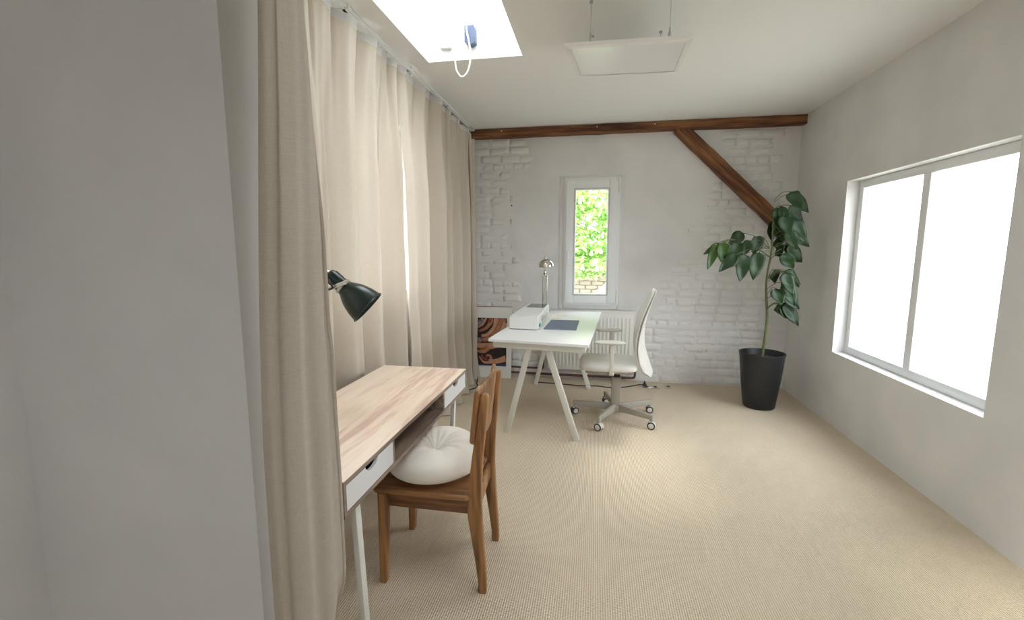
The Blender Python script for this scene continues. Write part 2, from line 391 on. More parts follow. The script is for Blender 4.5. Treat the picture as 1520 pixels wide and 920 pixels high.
for k in range(31):
    z = .045+k*.0848; x = XL-.02+((k % 2)*.11)+rb.uniform(-.02, .02); hd = (k % 5 == 2)
    while x < XR:
        head = hd or rb.random() < .15
        kk = rb.randrange(7, 10) if head else rb.randrange(7); L = bricks_me[kk][1]
        cx = x+L/2; x += L+.013
        if cx-L/2 < XL+.02 or cx+L/2 > 1.9: continue
        if plaster(cx, z) > .72 or z > 2.62: continue
        if cx-L/2 < WX1+.03 and cx+L/2 > WX0-.03 and WZ0-.05 < z: continue
        if -.5 < cx < .42 and .1 < z < .8: continue      # hidden behind the radiator
        if cx < -1.40 and z < .8: continue
        cands.append((cx, z, kk))
cands.sort(key=lambda c: c[0] > 1.55)
for cx, z, kk in cands[:298]:
    o = bpy.data.objects.new('brick', bricks_me[kk][0]); COL.objects.link(o); o.parent = me_wall
    o.location = (cx, YB-relief(cx, z)*.6+.0018-rb.uniform(-.001, .0030), z+rb.uniform(-.004, .004))
    o.rotation_euler = (rb.uniform(-.03, .03), rb.uniform(-.02, .02), rb.uniform(-.012, .012))
# left wall with window opening behind the curtains, front wall, right wall with a wide window
LW = [(2.35, 3.6, 1.13, 2.36), (.95, 2.05, 1.13, 2.36)]
b = B(); holed(b, YF-.2, YB+.3, 0, ZC, LW, lambda q, y0, y1, z0, z1: q.box(XL-.25, XL, y0, y1, z0, z1)); bmesh.ops.remove_doubles(b.bm, verts=b.bm.verts, dist=1e-5)
tag(b.build('wall_left', M['wallp'], smooth=0), kind='structure')
RW = [(2.65, 4.2, .60, 1.98)]
b = B(); holed(b, YF-.2, YB+.3, 0, ZC, RW, lambda q, y0, y1, z0, z1: q.box(XR, XR+.25, y0, y1, z0, z1)); bmesh.ops.remove_doubles(b.bm, verts=b.bm.verts, dist=1e-5)
tag(b.build('wall_right', M['wallp'], smooth=0), kind='structure')
FW = [(.5, 1.4, 1.1, 2.1)]  # unseen opening added to lighten the pier and near curtain
b = B(); holed(b, XL-.25, XR+.25, 0, ZC, FW, lambda q, x0, x1, z0, z1: q.box(x0, x1, YF-.2, YF, z0, z1)); bmesh.ops.remove_doubles(b.bm, verts=b.bm.verts, dist=1e-5); portal('front_fill_portal', (.95, YF-.22, 1.6), (PI/2, 0, 0), .9, 1.0)
tag(b.build('wall_front', M['wallp'], smooth=0), kind='structure')
def side_window(name, xw, y0, y1, z0, z1, label):
    t = thing(name, label, None, (xw, (y0+y1)/2, z0)); t['kind'] = 'structure'; w_ = .06
    b = B(); b.box(xw-.03, xw+.03, y0, y0+w_, z0, z1, .004); b.box(xw-.03, xw+.03, y1-w_, y1, z0, z1, .004)
    b.box(xw-.03, xw+.03, y0+w_, y1-w_, z0, z0+w_, .004); b.box(xw-.03, xw+.03, y0+w_, y1-w_, z1-w_, z1, .004)
    ym = (y0+y1)/2; b.box(xw-.03, xw+.03, ym-.035, ym+.035, z0+w_, z1-w_, .004)
    b.build('window_frame', M['pvc'], t, 35, True)
    for a, c in ((y0+w_, ym-.035), (ym+.035, y1-w_)):
        b = B(); b.box(xw-.006, xw+.006, a, c, z0+w_, z1-w_); b.build('pane', M['glass'], t, 0, True)
for i, (y0, y1, z0, z1) in enumerate(LW):
    side_window(f'window_{4+i}', XL-.12, y0, y1, z0, z1, 'white casement window behind the linen curtains')
    portal('side_portal', (XL-.30, (y0+y1)/2, (z0+z1)/2), (0, -PI/2, 0), z1-z0, y1-y0)
for i, (y0, y1, z0, z1) in enumerate(RW):
    side_window(f'window_{6+i}', XR+.12, y0, y1, z0, z1, 'wide white casement window in the right wall')
    portal('side_portal', (XR+.30, (y0+y1)/2, (z0+z1)/2), (0, PI/2, 0), z1-z0, y1-y0)
# white wall pier beside the near curtain
b = B(); b.box(XL, -.80, .93, 1.12, 0, ZC); tag(b.build('wall_pier', M['wallp'], smooth=0), kind='structure', label='white wall pier beside the near curtain')

# timber over the back wall and the diagonal brace
def timber(name, a, c, wd, dp, label, seed):
    a, c = Vector(a), Vector(c); d = (c-a).normalized(); yv = Vector((0, 1, 0)); zv = d.cross(yv).normalized(); n_ = 40; rr = random.Random(seed)
    rot = Matrix((d, yv, zv)).transposed().to_4x4(); Lm = (c-a).length; mw = Matrix.Translation(a) @ rot
    b = B(); out = []; zv, yv = Vector((0, 0, 1)), Vector((0, 1, 0))
    for k in range(n_+1):
        p = Vector((Lm*k/n_, 0, 0)); r_ = []
        for (i, j) in ((-1, -1), (-.6, -1.03), (0, -1.0), (.6, -1.03), (1, -1), (1.02, 0), (1, 1), (0, 1), (-1, 1), (-1.02, 0)):
            q = p+zv*i*wd/2+yv*j*dp/2
            s_ = noise.noise(q*9+Vector((seed, 0, 0)))*.004
            r_.append(q+zv*s_*i+yv*s_*j)
        out.append(r_)
    b.rings(out); o = b.build(name, M['beam'], smooth=30); o.matrix_world = mw; tag(o, label=label, kind='structure'); return o
tb = timber('trim_1', (XL, YB-.055, 2.672), (XR, YB-.055, 2.675), .082, .11, 'dark brown horizontal timber along the top of the back wall', 1)
for sx_ in (-1.02, -.02, .55):
    q = B(); q.tube([(sx_, YB-.113, 2.69), (sx_, YB-.108, 2.69)], .006, 8); q.build('screw_head', M['softwhite'], tb, 30, True)
timber('trim_2', (.79, YB-.052, 2.66), (1.95, YB-.052, 1.535), .128, .095, 'brown diagonal timber brace under the horizontal timber', 5)

# back window
t = thing('window_1', 'narrow white casement window showing green foliage', None, ((WX0+WX1)/2, YB, WZ0)); t['kind'] = 'structure'
fy = YB-.03
def frame4(b, x0, x1, z0, z1, w_, y0, y1, bev=.004):
    b.box(x0, x0+w_, y0, y1, z0, z1, bev); b.box(x1-w_, x1, y0, y1, z0, z1, bev)
    b.box(x0+w_-.001, x1-w_+.001, y0, y1, z0, z0+w_, bev); b.box(x0+w_-.001, x1-w_+.001, y0, y1, z1-w_, z1, bev)
b = B(); frame4(b, WX0, WX1, WZ0, WZ1, .05, fy, YB+.05); b.build('window_frame', M['pvc'], t, 35, True)
b = B(); frame4(b, WX0-.045, WX1+.04, WZ0-.045, WZ1+.025, .05, YB-.020, YB+.01, .008); b.build('plaster_surround', M['wallp'], t, 35, True)
sx0, sx1, sz0, sz1 = WX0+.027, WX1-.027, WZ0+.027, WZ1-.027
b = B(); frame4(b, sx0, sx1, sz0, sz1, .095, fy-.028, fy+.02, .006); s_ = b.build('sash', M['pvc'], t, 35, True)
gx0, gx1, gz0, gz1 = sx0+.095, sx1-.095, sz0+.095, sz1-.095
b = B(); frame4(b, gx0-.004, gx1+.004, gz0-.004, gz1+.004, .014, fy-.034, fy+.01, .003); b.build('glazing_bead', M['pvc'], s_, 35, True)
b = B(); frame4(b, gx0-.012, gx1+.012, gz0-.012, gz1+.012, .008, fy-.0305, fy-.02, .001); b.build('gasket', M['steel'], s_, 35, True)
b = B(); b.box(gx0, gx1, fy-.005, fy+.012, gz0, gz1); b.build('pane', M['glass'], s_, 0, True)
hx = sx0+.03
b = B(); b.box(hx-.013, hx+.013, fy-.042, fy-.028, 1.34, 1.42, .004); b.bar((hx, fy-.04, 1.39), (hx, fy-.075, 1.39), .016, .016, bev=.003)
b.bar((hx, fy-.072, 1.40), (hx, fy-.066, 1.275), .018, .013, bev=.004); b.build('window_handle', M['softwhite'], s_, 35, True)
for z0, z1 in ((WZ0+.03, WZ0+.16), (WZ1-.16, WZ1-.02)):
    b = B(); b.tube([(WX1-.012, fy-.022, z0), (WX1-.012, fy-.022, z1)], .009, 10); b.tube([(WX1-.012, fy-.022, z0+.03), (WX1-.012, fy-.022, z0+.036)], .011, 10); b.build('hinge', M['softwhite'], t, 35, True)
portal('window_portal', ((WX0+WX1)/2, YB+.32, (WZ0+WZ1)/2), (-PI/2, 0, 0), WX1-WX0, WZ1-WZ0)
b = B(); b.tube([(-.925, YB-.03, 1.921), (-.925, YB+.002, 1.921)], .005, 8); b.lathe([(.008, 0), (.008, .003)], 10, Matrix.Translation((-.925, YB-.03, 1.921)) @ Matrix.Rotation(PI/2, 4, 'X'))
tag(b.build('nail', M['black']), 'small black nail in the white brick left of the window', 'nail')

# ------------------------------------------------------------------ outside
b = B(); b.box(-14, 14, YB+.6, 26, -1.6, -1.5); tag(b.build('ground_outside', M['ground'], smooth=0), kind='structure')
gw = B(); gw.box(-6, 5, 12.03, 12.3, -1.5, 1.45); gwo = gw.build('garden_wall', M['mortar'], smooth=0); tag(gwo, 'weathered brick garden wall below the chestnut tree', 'wall')
bm_ = []
for k in range(4):
    q = B(); q.box(-.14+.004*k, .14-.003*k, -.02-.006*k, .02, -.045, .045, .006, 1)
    bmesh.ops.recalc_face_normals(q.bm, faces=q.bm.faces); me = bpy.data.meshes.new('brick'); q.bm.to_mesh(me); q.bm.free(); me.materials.append(M['outbrick']); bm_.append(me)
rb = random.Random(3); n_ = 0
for k in range(18):
    for i in range(16):
        if n_ >= 290: break
        o = bpy.data.objects.new('brick', bm_[rb.randrange(4)]); COL.objects.link(o); o.parent = gwo
        o.location = (-2.2+i*.30+(k % 2)*.15, 12.02-rb.uniform(0, .01), -.55+k*.103); n_ += 1
tree = thing('chestnut_tree', 'flowering chestnut tree seen through the narrow window', 'tree', (-1.2, 10.6, -1.5))
b = B(); b.tube([(-1.2, 10.6, -1.5), (-1.15, 10.6, 0), (-1.0, 10.5, 1.2), (-.6, 10.4, 2.6)], [.2, .16, .13, .06], 10); b.build('trunk', M['bark'], tree, 35, True)
rt = random.Random(8); b = B()
def crown_pt(near=False):
    while True:
        p = Vector((rt.uniform(-1.4, 1.3) if near else rt.uniform(-3.4, 3.6), rt.uniform(9.2, 11.6), rt.uniform(.55, 5.2)))
        if p.z < 1.0+.35*noise.noise(Vector((p.x*1.2, 0, 4)))-.1: continue
        return p
for c in range(7500):
    p = crown_pt(c % 5 > 1); yw = rt.uniform(0, 6.3)
    for l in range(6):
        a = yw+l*PI/3+rt.uniform(-.2, .2); L = rt.uniform(.10, .17); d = Vector((math.cos(a), math.sin(a)*.6-.35, -.35+rt.uniform(-.2, .2))).normalized()
        s2 = d.cross(Vector((rt.uniform(-.4, .4), .3, 1))).normalized()*L*.24
        v = [b.bm.verts.new(x) for x in (p, p+d*L*.6+s2, p+d*L, p+d*L*.6-s2)]; b.bm.faces.new(v)
tag(b.build('foliage', M['tree'], tree, 0, True), kind='stuff')
b = B()
for c in range(150):
    p = crown_pt(c % 2); p.y = rt.uniform(9.1, 9.4)
    b.lathe([(.03, 0), (.036, .03), (.022, .07), (.005, .11)], 6, Matrix.Translation(p))
tag(b.build('blossoms', M['blossom'], tree, 0, True), kind='stuff')
b = B()
for c in range(1100):
    x = rt.uniform(-2.4, 2.2); top = 1.5; bot = .88+.45*noise.noise(Vector((x*2.0, 3, 0)))
    z = rt.uniform(bot, top); p = Vector((x, 11.88+rt.uniform(-.06, .04), z)); r_ = rt.uniform(.05, .09); a0 = rt.uniform(0, 6)
    v = [b.bm.verts.new(p+Vector((math.cos(a0+k*2*PI/5)*r_, rt.uniform(-.04, .02), math.sin(a0+k*2*PI/5)*r_))) for k in range(5)]; b.bm.faces.new(v)
tag(b.build('ivy', M['ivy'], None, 0), 'dark ivy hanging over the garden wall top', 'ivy', kind='stuff')
st = thing('outdoor_stair', 'white sloping stair side outside, low in the narrow window', 'stair', (.6, 8.7, -1.5))
b = B(); b.bar((-.80, 8.7, -.21), (.95, 8.7, 1.38), .05, .20, side=(0, 1, 0), bev=.01); b.build('stringer', M['softwhite'], st, 35, True)
b = B(); b.bar((-.62, 8.74, -.29), (.98, 8.74, 1.16), .03, .22, side=(0, 1, 0)); b.box(.9, .96, 8.72, 8.76, -1.5, .9); b.build('blue_panel', M['tarp'], st, 35, True)
b = B(); b.box(-.40, -.37, 8.68, 8.72, -1.5, .55); b.build('post', M['steel'], st, 35, True)

# ------------------------------------------------------------------ curtains
HZ = 2.668
def fold_noise(y, s): return noise.noise(Vector((y*s, s, 1.3)))
def curtain(name, label, group, ytop, ybot, fold_fn, hooks, nu=220, nv=56, mat_=None, zb=.008):
    """hooks: list of y; fold_fn(u, t) -> x offset towards the room"""
    t = thing(name, label, 'curtain', (-1.36, (ytop[0]+ytop[1])/2, 0), 0, group)
    def sag(y):
        for a, c in zip(hooks[:-1], hooks[1:]):
            if a <= y <= c: return math.sin(PI*(y-a)/(c-a)), c-a
        return 0, .1
    def pinch(y, v):
        if v > .5: return 0
        return sum(math.exp(-((y-h-.03*v*math.sin(h*40))/(.007+.05*v))**2) for h in hooks)*(1-v/.5)**1.3
    def f(u, v):
        yt = ytop[0]+(ytop[1]-ytop[0])*u; yb = ybot[0]+(ybot[1]-ybot[0])*u
        s_, span = sag(yt); dz = .022*s_**.8*min(1, span/.2)
        z = (HZ-dz)*(1-v)+zb*v
        wtop = max(0, 1-v/.22)**1.5; wb = smooth(0, .30, v)
        e = smooth(0, 1, v**.8); y = yt*(1-e)+yb*e
        x = -1.345+wtop*(.066*s_**.7*min(1, span/.2)-.012)-.020*pinch(yt, v)+fold_fn(u, v)*(.35+.65*wb)
        x += .006*noise.noise(Vector((y*7, z*2.2, 2)))+.0035*noise.noise(Vector((y*18, z*6, 5)))
        if v > .93: x += .035*((v-.93)/.07)**2*(.6+.6*fold_noise(y, 5))
        return Vector((x, y, z))
    b = B(); b.grid(nu, nv, f); b.build('cloth', mat_ or M['linen'], t, 0, True).data.shade_smooth()
    b = B(); b.grid(nu, 4, lambda u, v: f(u, v*.016)+Vector((.002, 0, .001))); b.build('header_tape', M['tape'], t, 0, True).data.shade_smooth()
    for y in hooks:
        b = B(); b.tube([(-1.353, y, HZ-.006), (-1.352, y, HZ+.012), (-1.345, y, HZ+.028)], .0035, 6); b.box(-1.352, -1.338, y-.008, y+.008, HZ+.022, HZ+.036, .002); b.build('hook', M['softwhite'], t, 30, True)
    return t
def bump(u, c, w_): return math.exp(-((u-c)/w_)**2)
def foldA(u, v):
    y = 1.25+1.62*u
    return .046*math.sin(y*19+.9*math.sin(y*5)+.25*v)+.018*math.sin(y*43+1+.6*v)*smooth(.05, .5, v)+.008*math.sin(y*90+2*v)*(1-v)
curtain('linen_curtain', 'wide beige linen curtain directly behind the green lamp', 'linen curtains on the left wall', (1.2, 2.90), (1.2, 2.87), foldA,
        [1.2, 1.42, 1.66, 1.88, 2.10, 2.33, 2.56, 2.76, 2.90], 260)
def foldB(u, v):
    return -.075+.060*smooth(.2, .5, u)+.085*bump(u, .66, .15)-.035*bump(u, .93, .08)+.05*smooth(.9, 1, u)+.008*math.sin(u*15+v)
curtain('linen_curtain', 'narrow rolled beige linen fold at the bright slit between two curtains', 'linen curtains on the left wall', (2.862, 3.088), (2.845, 3.098), foldB,
        [2.862, 2.975, 3.088], 110)
def foldC(u, v):
    y = 3.12+1.75*u
    return .048*math.sin(y*18.5+1.1*math.sin(y*3.1)-.5*v*v+.9)+.022*math.sin(y*41+2+.8*v)+.05*bump(u, .05, .06)+.05*bump(u, .40, .05)*(1-.5*v)+.05*smooth(.75, 1, v)*bump(u, .55, .3)
curtain('linen_curtain', 'far beige linen curtain gathered in folds beside the back wall picture', 'linen curtains on the left wall', (3.092, 4.86), (3.104, 4.83), foldC,
        [3.092, 3.20, 3.38, 3.56, 3.72, 3.90, 4.07, 4.24, 4.40, 4.56, 4.72, 4.86], 260)
# small return piece turning the corner beside the back wall
t = thing('linen_curtain', 'short dark linen curtain end hanging in the corner beside the picture', 'curtain', (-1.38, 4.98, 0), 0, 'linen curtains on the left wall')
def fD(u, v):
    yt = 4.87+.115*u; x = -1.34+.065*math.sin(u*PI*2.2+.4)*(.35+.65*smooth(0, .3, v))+.02*u-.03*smooth(.0, .3, v)*u
    z = (2.655-.05*u-.02*math.sin(u*PI))*(1-v)+.008*v
    return Vector((x+.03*smooth(.9, 1, v)*u+.006*noise.noise(Vector((u*4, z*2, 1))), yt, z))
b = B(); b.grid(60, 50, fD); b.build('cloth', M['linen'], t, 0, True).data.shade_smooth()
b = B(); b.grid(60, 4, lambda u, v: fD(u, v*.016)+Vector((.002, 0, .001))); b.build('header_tape', M['tape'], t, 0, True).data.shade_smooth()
for y in (4.88, 4.98):
    b = B(); b.tube([(-1.345, y, 2.645), (-1.345, y, HZ+.028)], .0035, 6); b.build('hook', M['softwhite'], t, 30, True)
# rail
t = thing('curtain_rail', 'white aluminium curtain rail under the ceiling above the linen curtains', 'curtain rail', (-1.34, 3.2, HZ+.03))
b = B(); b.box(-1.366, -1.316, 1.15, 5.04, HZ+.036, ZC, .004); b.box(-1.349, -1.333, 1.15, 5.04, HZ+.030, HZ+.04); b.build('track', M['softwhite'], t, 35, True)
for y in (1.6, 2.45, 3.3, 4.15, 4.86):
    b = B(); b.box(-1.372, -1.306, y-.02, y+.02, ZC-.022, ZC-.0005, .003); b.build('bracket', M['softwhite'], t, 35, True)
b = B(); b.box(-1.368, -1.314, 5.04, 5.05, HZ+.032, ZC, .003); b.build('end_cap', M['softwhite'], t, 35, True)
# near curtain
t = thing('linen_curtain', 'large beige linen curtain hanging close by at the left edge', 'curtain', (-.70, .95, 0))
plan = catmull([(-.661, 1.075, 0), (-.672, 1.05, 0), (-.662, 1.018, 0), (-.640, 1.002, 0), (-.636, .985, 0), (-.640, .965, 0), (-.658, .945, 0), (-.664, .925, 0), (-.680, .90, 0), (-.700, .90, 0), (-.715, .885, 0), (-.73, .885, 0)], 10)
NP = len(plan)
def fN(u, v):
    k = u*(NP-1); i = int(min(NP-2, k)); p = plan[i].lerp(plan[i+1], k-i)
    z = 2.64*(1-v)+.01*v; zz = z
    # the leading edge kicks out towards the room lower down, then tucks back at the hem
    k1 = .004*smooth(1.1, .80, zz)-.04*smooth(.58, .40, zz)
    k2 = -.042*smooth(1.45, 2.1, zz)-.008*smooth(1.15, 1.3, zz)*(1-smooth(1.6, 1.9, zz))
    edge = 1-smooth(.0, .75, u)
    x = p.x+(k1+k2)*edge+.075*u*smooth(.9, 2.2, zz)+.006*noise.noise(Vector((u*5, z*1.6, 4)))+.004*math.sin(u*22+z)*u
    return Vector((x, p.y+.006*noise.noise(Vector((u*4+3, z*1.4, 8))), z))
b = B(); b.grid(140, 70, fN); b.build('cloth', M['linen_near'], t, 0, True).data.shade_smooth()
b = B()
b.grid(5, 70, lambda u, v: fN(.0+.028*u, v)+Vector((.0022-.001*u, -.0015, 0))); b.build('side_hem', M['linen_near'], t, 0, True).data.shade_smooth()
b = B(); b.grid(100, 4, lambda u, v: fN(u, v*.016)+Vector((.002, -.002, .001))); b.build('header_tape', M['tape'], t, 0, True)
t = thing('curtain_rail', 'short white curtain rail holding the near curtain under the ceiling', 'curtain rail', (-.68, .93, 2.66))
b = B(); b.tube([(-.62, 1.09, 2.652), (-.625, .95, 2.652), (-.66, .83, 2.652), (-.78, .775, 2.652)], .012, 8); b.build('track', M['softwhite'], t, 35, True)
b = B(); b.box(-.64, -.61, 1.0, 1.03, 2.655, ZC); b.build('bracket', M['softwhite'], t, 35, True); b = B(); b.box(-.70, -.67, .79, .82, 2.655, ZC); b.build('bracket', M['softwhite'], t, 35, True)

# ------------------------------------------------------------------ rooflight fittings
t = thing('junction_box', 'small white socket box on the rooflight shaft wall', 'socket box', (-1.033, 3.24, 2.83))
b = B(); b.box(-1.073, -.996, 3.205, 3.239, 2.792, 2.872, .006); b.build('box', M['softwhite'], t, 35, True)
b = B(); b.box(-.997, -.985, 3.212, 3.226, 2.835, 2.85, .002); b.build('cable_gland', M['softwhite'], t, 35, True)
t = thing('window_actuator', 'blue-grey motor box with white chain track in the rooflight shaft', 'motor', (-.855, 3.2, 2.85))
b = B(); b.prism([(-.892, 2.91), (-.828, 2.91), (-.822, 2.895), (-.822, 2.805), (-.852, 2.79), (-.892, 2.812)], lambda x, z: P(x, 3.18, z), lambda x, z: P(x, 3.238, z)); b.build('motor_box', M['bluebox'], t, 35, True)
b = B(); b.box(-.887, -.847, 3.205, 3.236, 2.91, 3.17, .004); b.tube([(-.832, 3.20, 2.90), (-.832, 3.20, 3.17)], .005, 8); b.build('chain_track', M['softwhite'], t, 35, True)
b = B(); b.tube(catmull([(-.988, 3.219, 2.842), (-.968, 3.21, 2.81), (-.962, 3.195, 2.72), (-.952, 3.19, 2.64), (-.915, 3.19, 2.595), (-.872, 3.19, 2.63), (-.852, 3.185, 2.72), (-.858, 3.172, 2.80), (-.874, 3.172, 2.88), (-.878, 3.195, 2.915)], 8), .0058, 8)
tag(b.build('white_cable', M['softwhite']), 'white cable hanging in a loop from the rooflight', 'cable')

# ------------------------------------------------------------------ infrared heater panel
t = thing('ceiling_heating_panel', 'square white heating panel hanging on wires below the ceiling', 'heater', (.14, 2.82, 2.5))
A_, B_, C_, D_ = P(-.187, 2.545, 2.470), P(.449, 2.56, 2.470), P(.4785, 3.196, 2.535), P(-.1486, 3.165, 2.535)
nrm = (B_-A_).cross(D_-A_).normalized()
if nrm.z < 0: nrm = -nrm
def quadbox(b, a, b2, c, d, up, h0, h1):
    vs = [b.bm.verts.new(p+up*h) for h in (h0, h1) for p in (a, b2, c, d)]
    for f in ((0, 1, 2, 3), (7, 6, 5, 4), (0, 4, 5, 1), (1, 5, 6, 2), (2, 6, 7, 3), (3, 7, 4, 0)): b.bm.faces.new([vs[i] for i in f])
def inset(pts, k):
    c = sum(pts, Vector())/4; return [c+(p-c)*k for p in pts]
q4 = [A_, B_, C_, D_]; i4 = inset(q4, .90)
b = B(); quadbox(b, *q4, nrm, .006, .022)
b.build('panel_frame', mat('cream_panel_frame', (.82, .81, .78), .4, var=False), t, 0, True)
b = B()
for k in range(4):
    a, c = q4[k], q4[(k+1) % 4]; a2, c2 = i4[k], i4[(k+1) % 4]
    vs = [b.bm.verts.new(p) for p in (a+nrm*.006, c+nrm*.006, c2, a2)]; b.bm.faces.new(vs)
b.build('frame_lip', mat('cream_panel_lip', (.82, .81, .78), .4, var=False), t, 0, True)
b = B(); quadbox(b, *inset(q4, .895), nrm, .0015, .006); b.build('heating_face', mat('satin_white_enamel', (.80, .80, .81), .28, var=False, coat=.4), t, 0, True)
for (x, y, x2, y2) in ((-.054, 2.625, -.056, 2.63), (.345, 2.64, .345, 2.645), (-.05, 3.03, -.05, 3.03), (.345, 3.04, .345, 3.04)):
    z0 = 2.50 if y < 2.8 else 2.55
    b = B(); b.tube([(x2, y2, z0), (x, y, ZC)], .0016, 6); b.lathe([(.009, 0), (.009, .012), (.003, .016)], 10, Matrix.Translation((x, y, ZC-.012)))
    w_ = b.build('suspension_wire', M['steel'], t, 35, True)
    b = B(); b.lathe([(.004, 0), (.004, .018), (.007, .02), (.007, .045), (.004, .05), (.003, .07)], 10, Matrix.Translation((x2, y2, z0))); b.build('wire_grip', M['steel'], w_, 35, True)
b = B(); b.tube(catmull([(-.054, 2.63, 2.53), (-.03, 2.65, 2.505), (.02, 2.68, 2.50)], 5), .0015, 6); b.tube(catmull([(.345, 2.64, 2.54), (.32, 2.66, 2.512), (.27, 2.70, 2.505)], 5), .0015, 6); b.build('flex', M['black'], t, 35, True)

# ------------------------------------------------------------------ oak writing desk
DX0, DX1, DY0, DY1, DZ = -1.25, -.737, 1.215, 2.575, .75
t = thing('oak_writing_desk', 'pale oak writing desk with two white drawers and an open shelf', 'desk', ((DX0+DX1)/2, (DY0+DY1)/2, 0))
b = B(); b.box(DX0, DX1, DY0, DY1, DZ-.004, DZ, .0015); top = b.build('desk_top', M['oak'], t, 35, True)
b = B(); ZB = .628
b.box(DX0, DX1, DY0, DY1, DZ-.018, DZ-.004); b.box(DX0, DX1, DY0, DY1, ZB, ZB+.014)
b.box(DX0, DX1, DY0, DY0+.014, ZB+.014, DZ-.018); b.box(DX0, DX1, DY1-.014, DY1, ZB+.014, DZ-.018)
YA, YC = 1.57, 2.165
b.box(DX0, DX1-.002, YA, YA+.013, ZB+.014, DZ-.018); b.box(DX0, DX1-.002, YC, YC+.013, ZB+.014, DZ-.018)
b.box(DX0, DX0+.012, DY0+.014, DY1-.014, ZB+.014, DZ-.018)
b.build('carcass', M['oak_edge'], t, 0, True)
for y0, y1, cut in ((DY0+.017, YA-.003, .5), (YC+.016, DY1-.017, .5)):
    dr = B(); za, zb_ = ZB+.017, DZ-.021; yc = y0+(y1-y0)*cut; r_ = .044
    pl = [(y0, za), (y1, za), (y1, zb_), (yc+r_, zb_)]+[(yc+r_*math.cos(a), zb_-r_*.55*math.sin(a)) for a in [PI*k/12 for k in range(1, 12)]]+[(yc-r_, zb_), (y0, zb_)]
    dr.prism(pl, lambda y, z: P(DX1-.013, y, z), lambda y, z: P(DX1-.001, y, z)); d_ = dr.build('drawer', M['drawer'], t, 35, True)
    q = B(); q.box(DX0+.02, DX1-.014, y0+.01, y1-.01, za+.002, za+.008); q.box(DX1-.022, DX1-.0135, y0+.01, yc-r_, za+.008, zb_-.02); q.box(DX1-.022, DX1-.0135, yc+r_, y1-.01, za+.008, zb_-.02)
    q.build('drawer_box', M['dark'], d_, 0, True)
def aframe(y, ys, lab):
    for sgn, xt, xb in ((1, -.775, -.80), (-1, -1.19, -1.20)):
        b = B(); b.bar((xt, y, ZB), (xb, y+ys, .0), .034, .022, side=(0, 1, 0), bev=.003); b.build('leg', M['legm'], t, 35, True)
    b = B(); b.box(-1.20, -.80, y+ys*.965-.012, y+ys*.965+.012,   .018, .045, .003); b.build('crossbar', M['legm'], t, 35, True); b = B(); b.box(-1.20, -.765, y-.03, y+.03, ZB-.012, ZB-.0005, .002); b.build('crossbar', M['legm'], t, 35, True)
aframe(1.34, .085, 0); aframe(2.45, -.04, 0)

# ------------------------------------------------------------------ green desk lamp
t = thing('green_desk_lamp', 'dark green enamel desk lamp with steel arm over the oak desk', 'lamp', (-1.19, 1.55, DZ))
neck = P(-1.068, 1.85, 1.282); op = P(-.977, 1.872, 1.196); ax = (op-neck).normalized()
Rz = ax.to_track_quat('Z', 'Y').to_matrix().to_4x4()
ML = Matrix.Translation(neck) @ Rz
L = (op-neck).length
b = B(); prof = [(.031, -.018), (.033, -.004), (.042, .012), (.052, .028), (.061, .046), (.068, .066), (.0735, .086), (.0775, L-.018), (.080, L-.004), (.084, L-.002), (.084, L+.003), (.080, L+.003), (.076, L-.012), (.070, .08), (.058, .045), (.04, .015), (.02, .0), (.0, -.002)]
b.lathe(prof, 48, ML, cap=False); sh = b.build('lamp_shade', M['green'], t, 45, True)
b = B(); b.lathe([(.0, .02), (.018, .02), (.02, .05), (.03, .075), (.024, .098), (.0, .108)], 24, ML, cap=False); b.build('bulb', M['softwhite'], sh, 45, True)
b = B(); b.lathe([(.0, -.093), (.018, -.092), (.026, -.086), (.029, -.076), (.031, -.03), (.034, -.012), (.0, -.012)], 32, ML, cap=False)
for k in range(6):
    a = k*PI/3+.3; M2 = ML @ Matrix.Rotation(a, 4, 'Z'); b.lathe([(.0018, -.075), (.0018, -.035)], 6, M2 @ Matrix.Translation((.0305, 0, 0)))
b.build('lamp_cap', M['green'], t, 45, True)
b = B(); b.lathe([(.0, -.105), (.011, -.104), (.013, -.09), (.0, -.09)], 20, ML, cap=False); b.lathe([(.0045, -.118), (.0045, -.10)], 10, ML @ Matrix.Translation((.0, 0, 0))); b.build('switch', M['steel'], t, 40, True)
b = B(); b.lathe([(.0365, -.016), (.0385, -.016), (.0385, -.004), (.0365, -.004)], 32, ML, cap=False)
pA = ML @ P(0, -.039, -.010); side_dir = (P(-1.152, 1.845, 1.262)-neck)
b.bar(P(-1.035, 1.805, 1.310), P(-1.152, 1.805, 1.268), .006, .017, side=(0, 1, 0), bev=.002); b.tube([P(-1.035, 1.797, 1.310), P(-1.035, 1.815, 1.310)], .010, 12)
b.build('shade_bracket', M['steel'], t, 40, True)
b = B(); b.tube(catmull([ML @ P(-.022, -.01, -.07), ML @ P(-.05, -.012, -.055), ML @ P(-.052, -.02, -.03), P(-1.13, 1.81, 1.275)], 6), .0045, 8); b.build('cable', M['black'], t, 40, True)
b = B(); b.bar((-1.152, 1.805, 1.268), (-1.215, 1.74, 1.21), .014, .010, bev=.002); b.bar((-1.215, 1.74, 1.21), (-1.20, 1.55, .80), .014, .012, bev=.002); b.tube([(-1.215, 1.725, 1.21), (-1.215, 1.755, 1.21)], .014, 12); b.build('arm', M['steel'], t, 40, True)
b = B(); b.lathe([(.075, .0), (.078, .008), (.07, .022), (.02, .03), (.012, .055), (.0, .056)], 32, Matrix.Translation((-1.165, 1.55, DZ+.0005))); b.bar((-1.165, 1.55, .80), (-1.20, 1.55, .80), .012, .012); b.build('base', M['green'], t, 40, True)

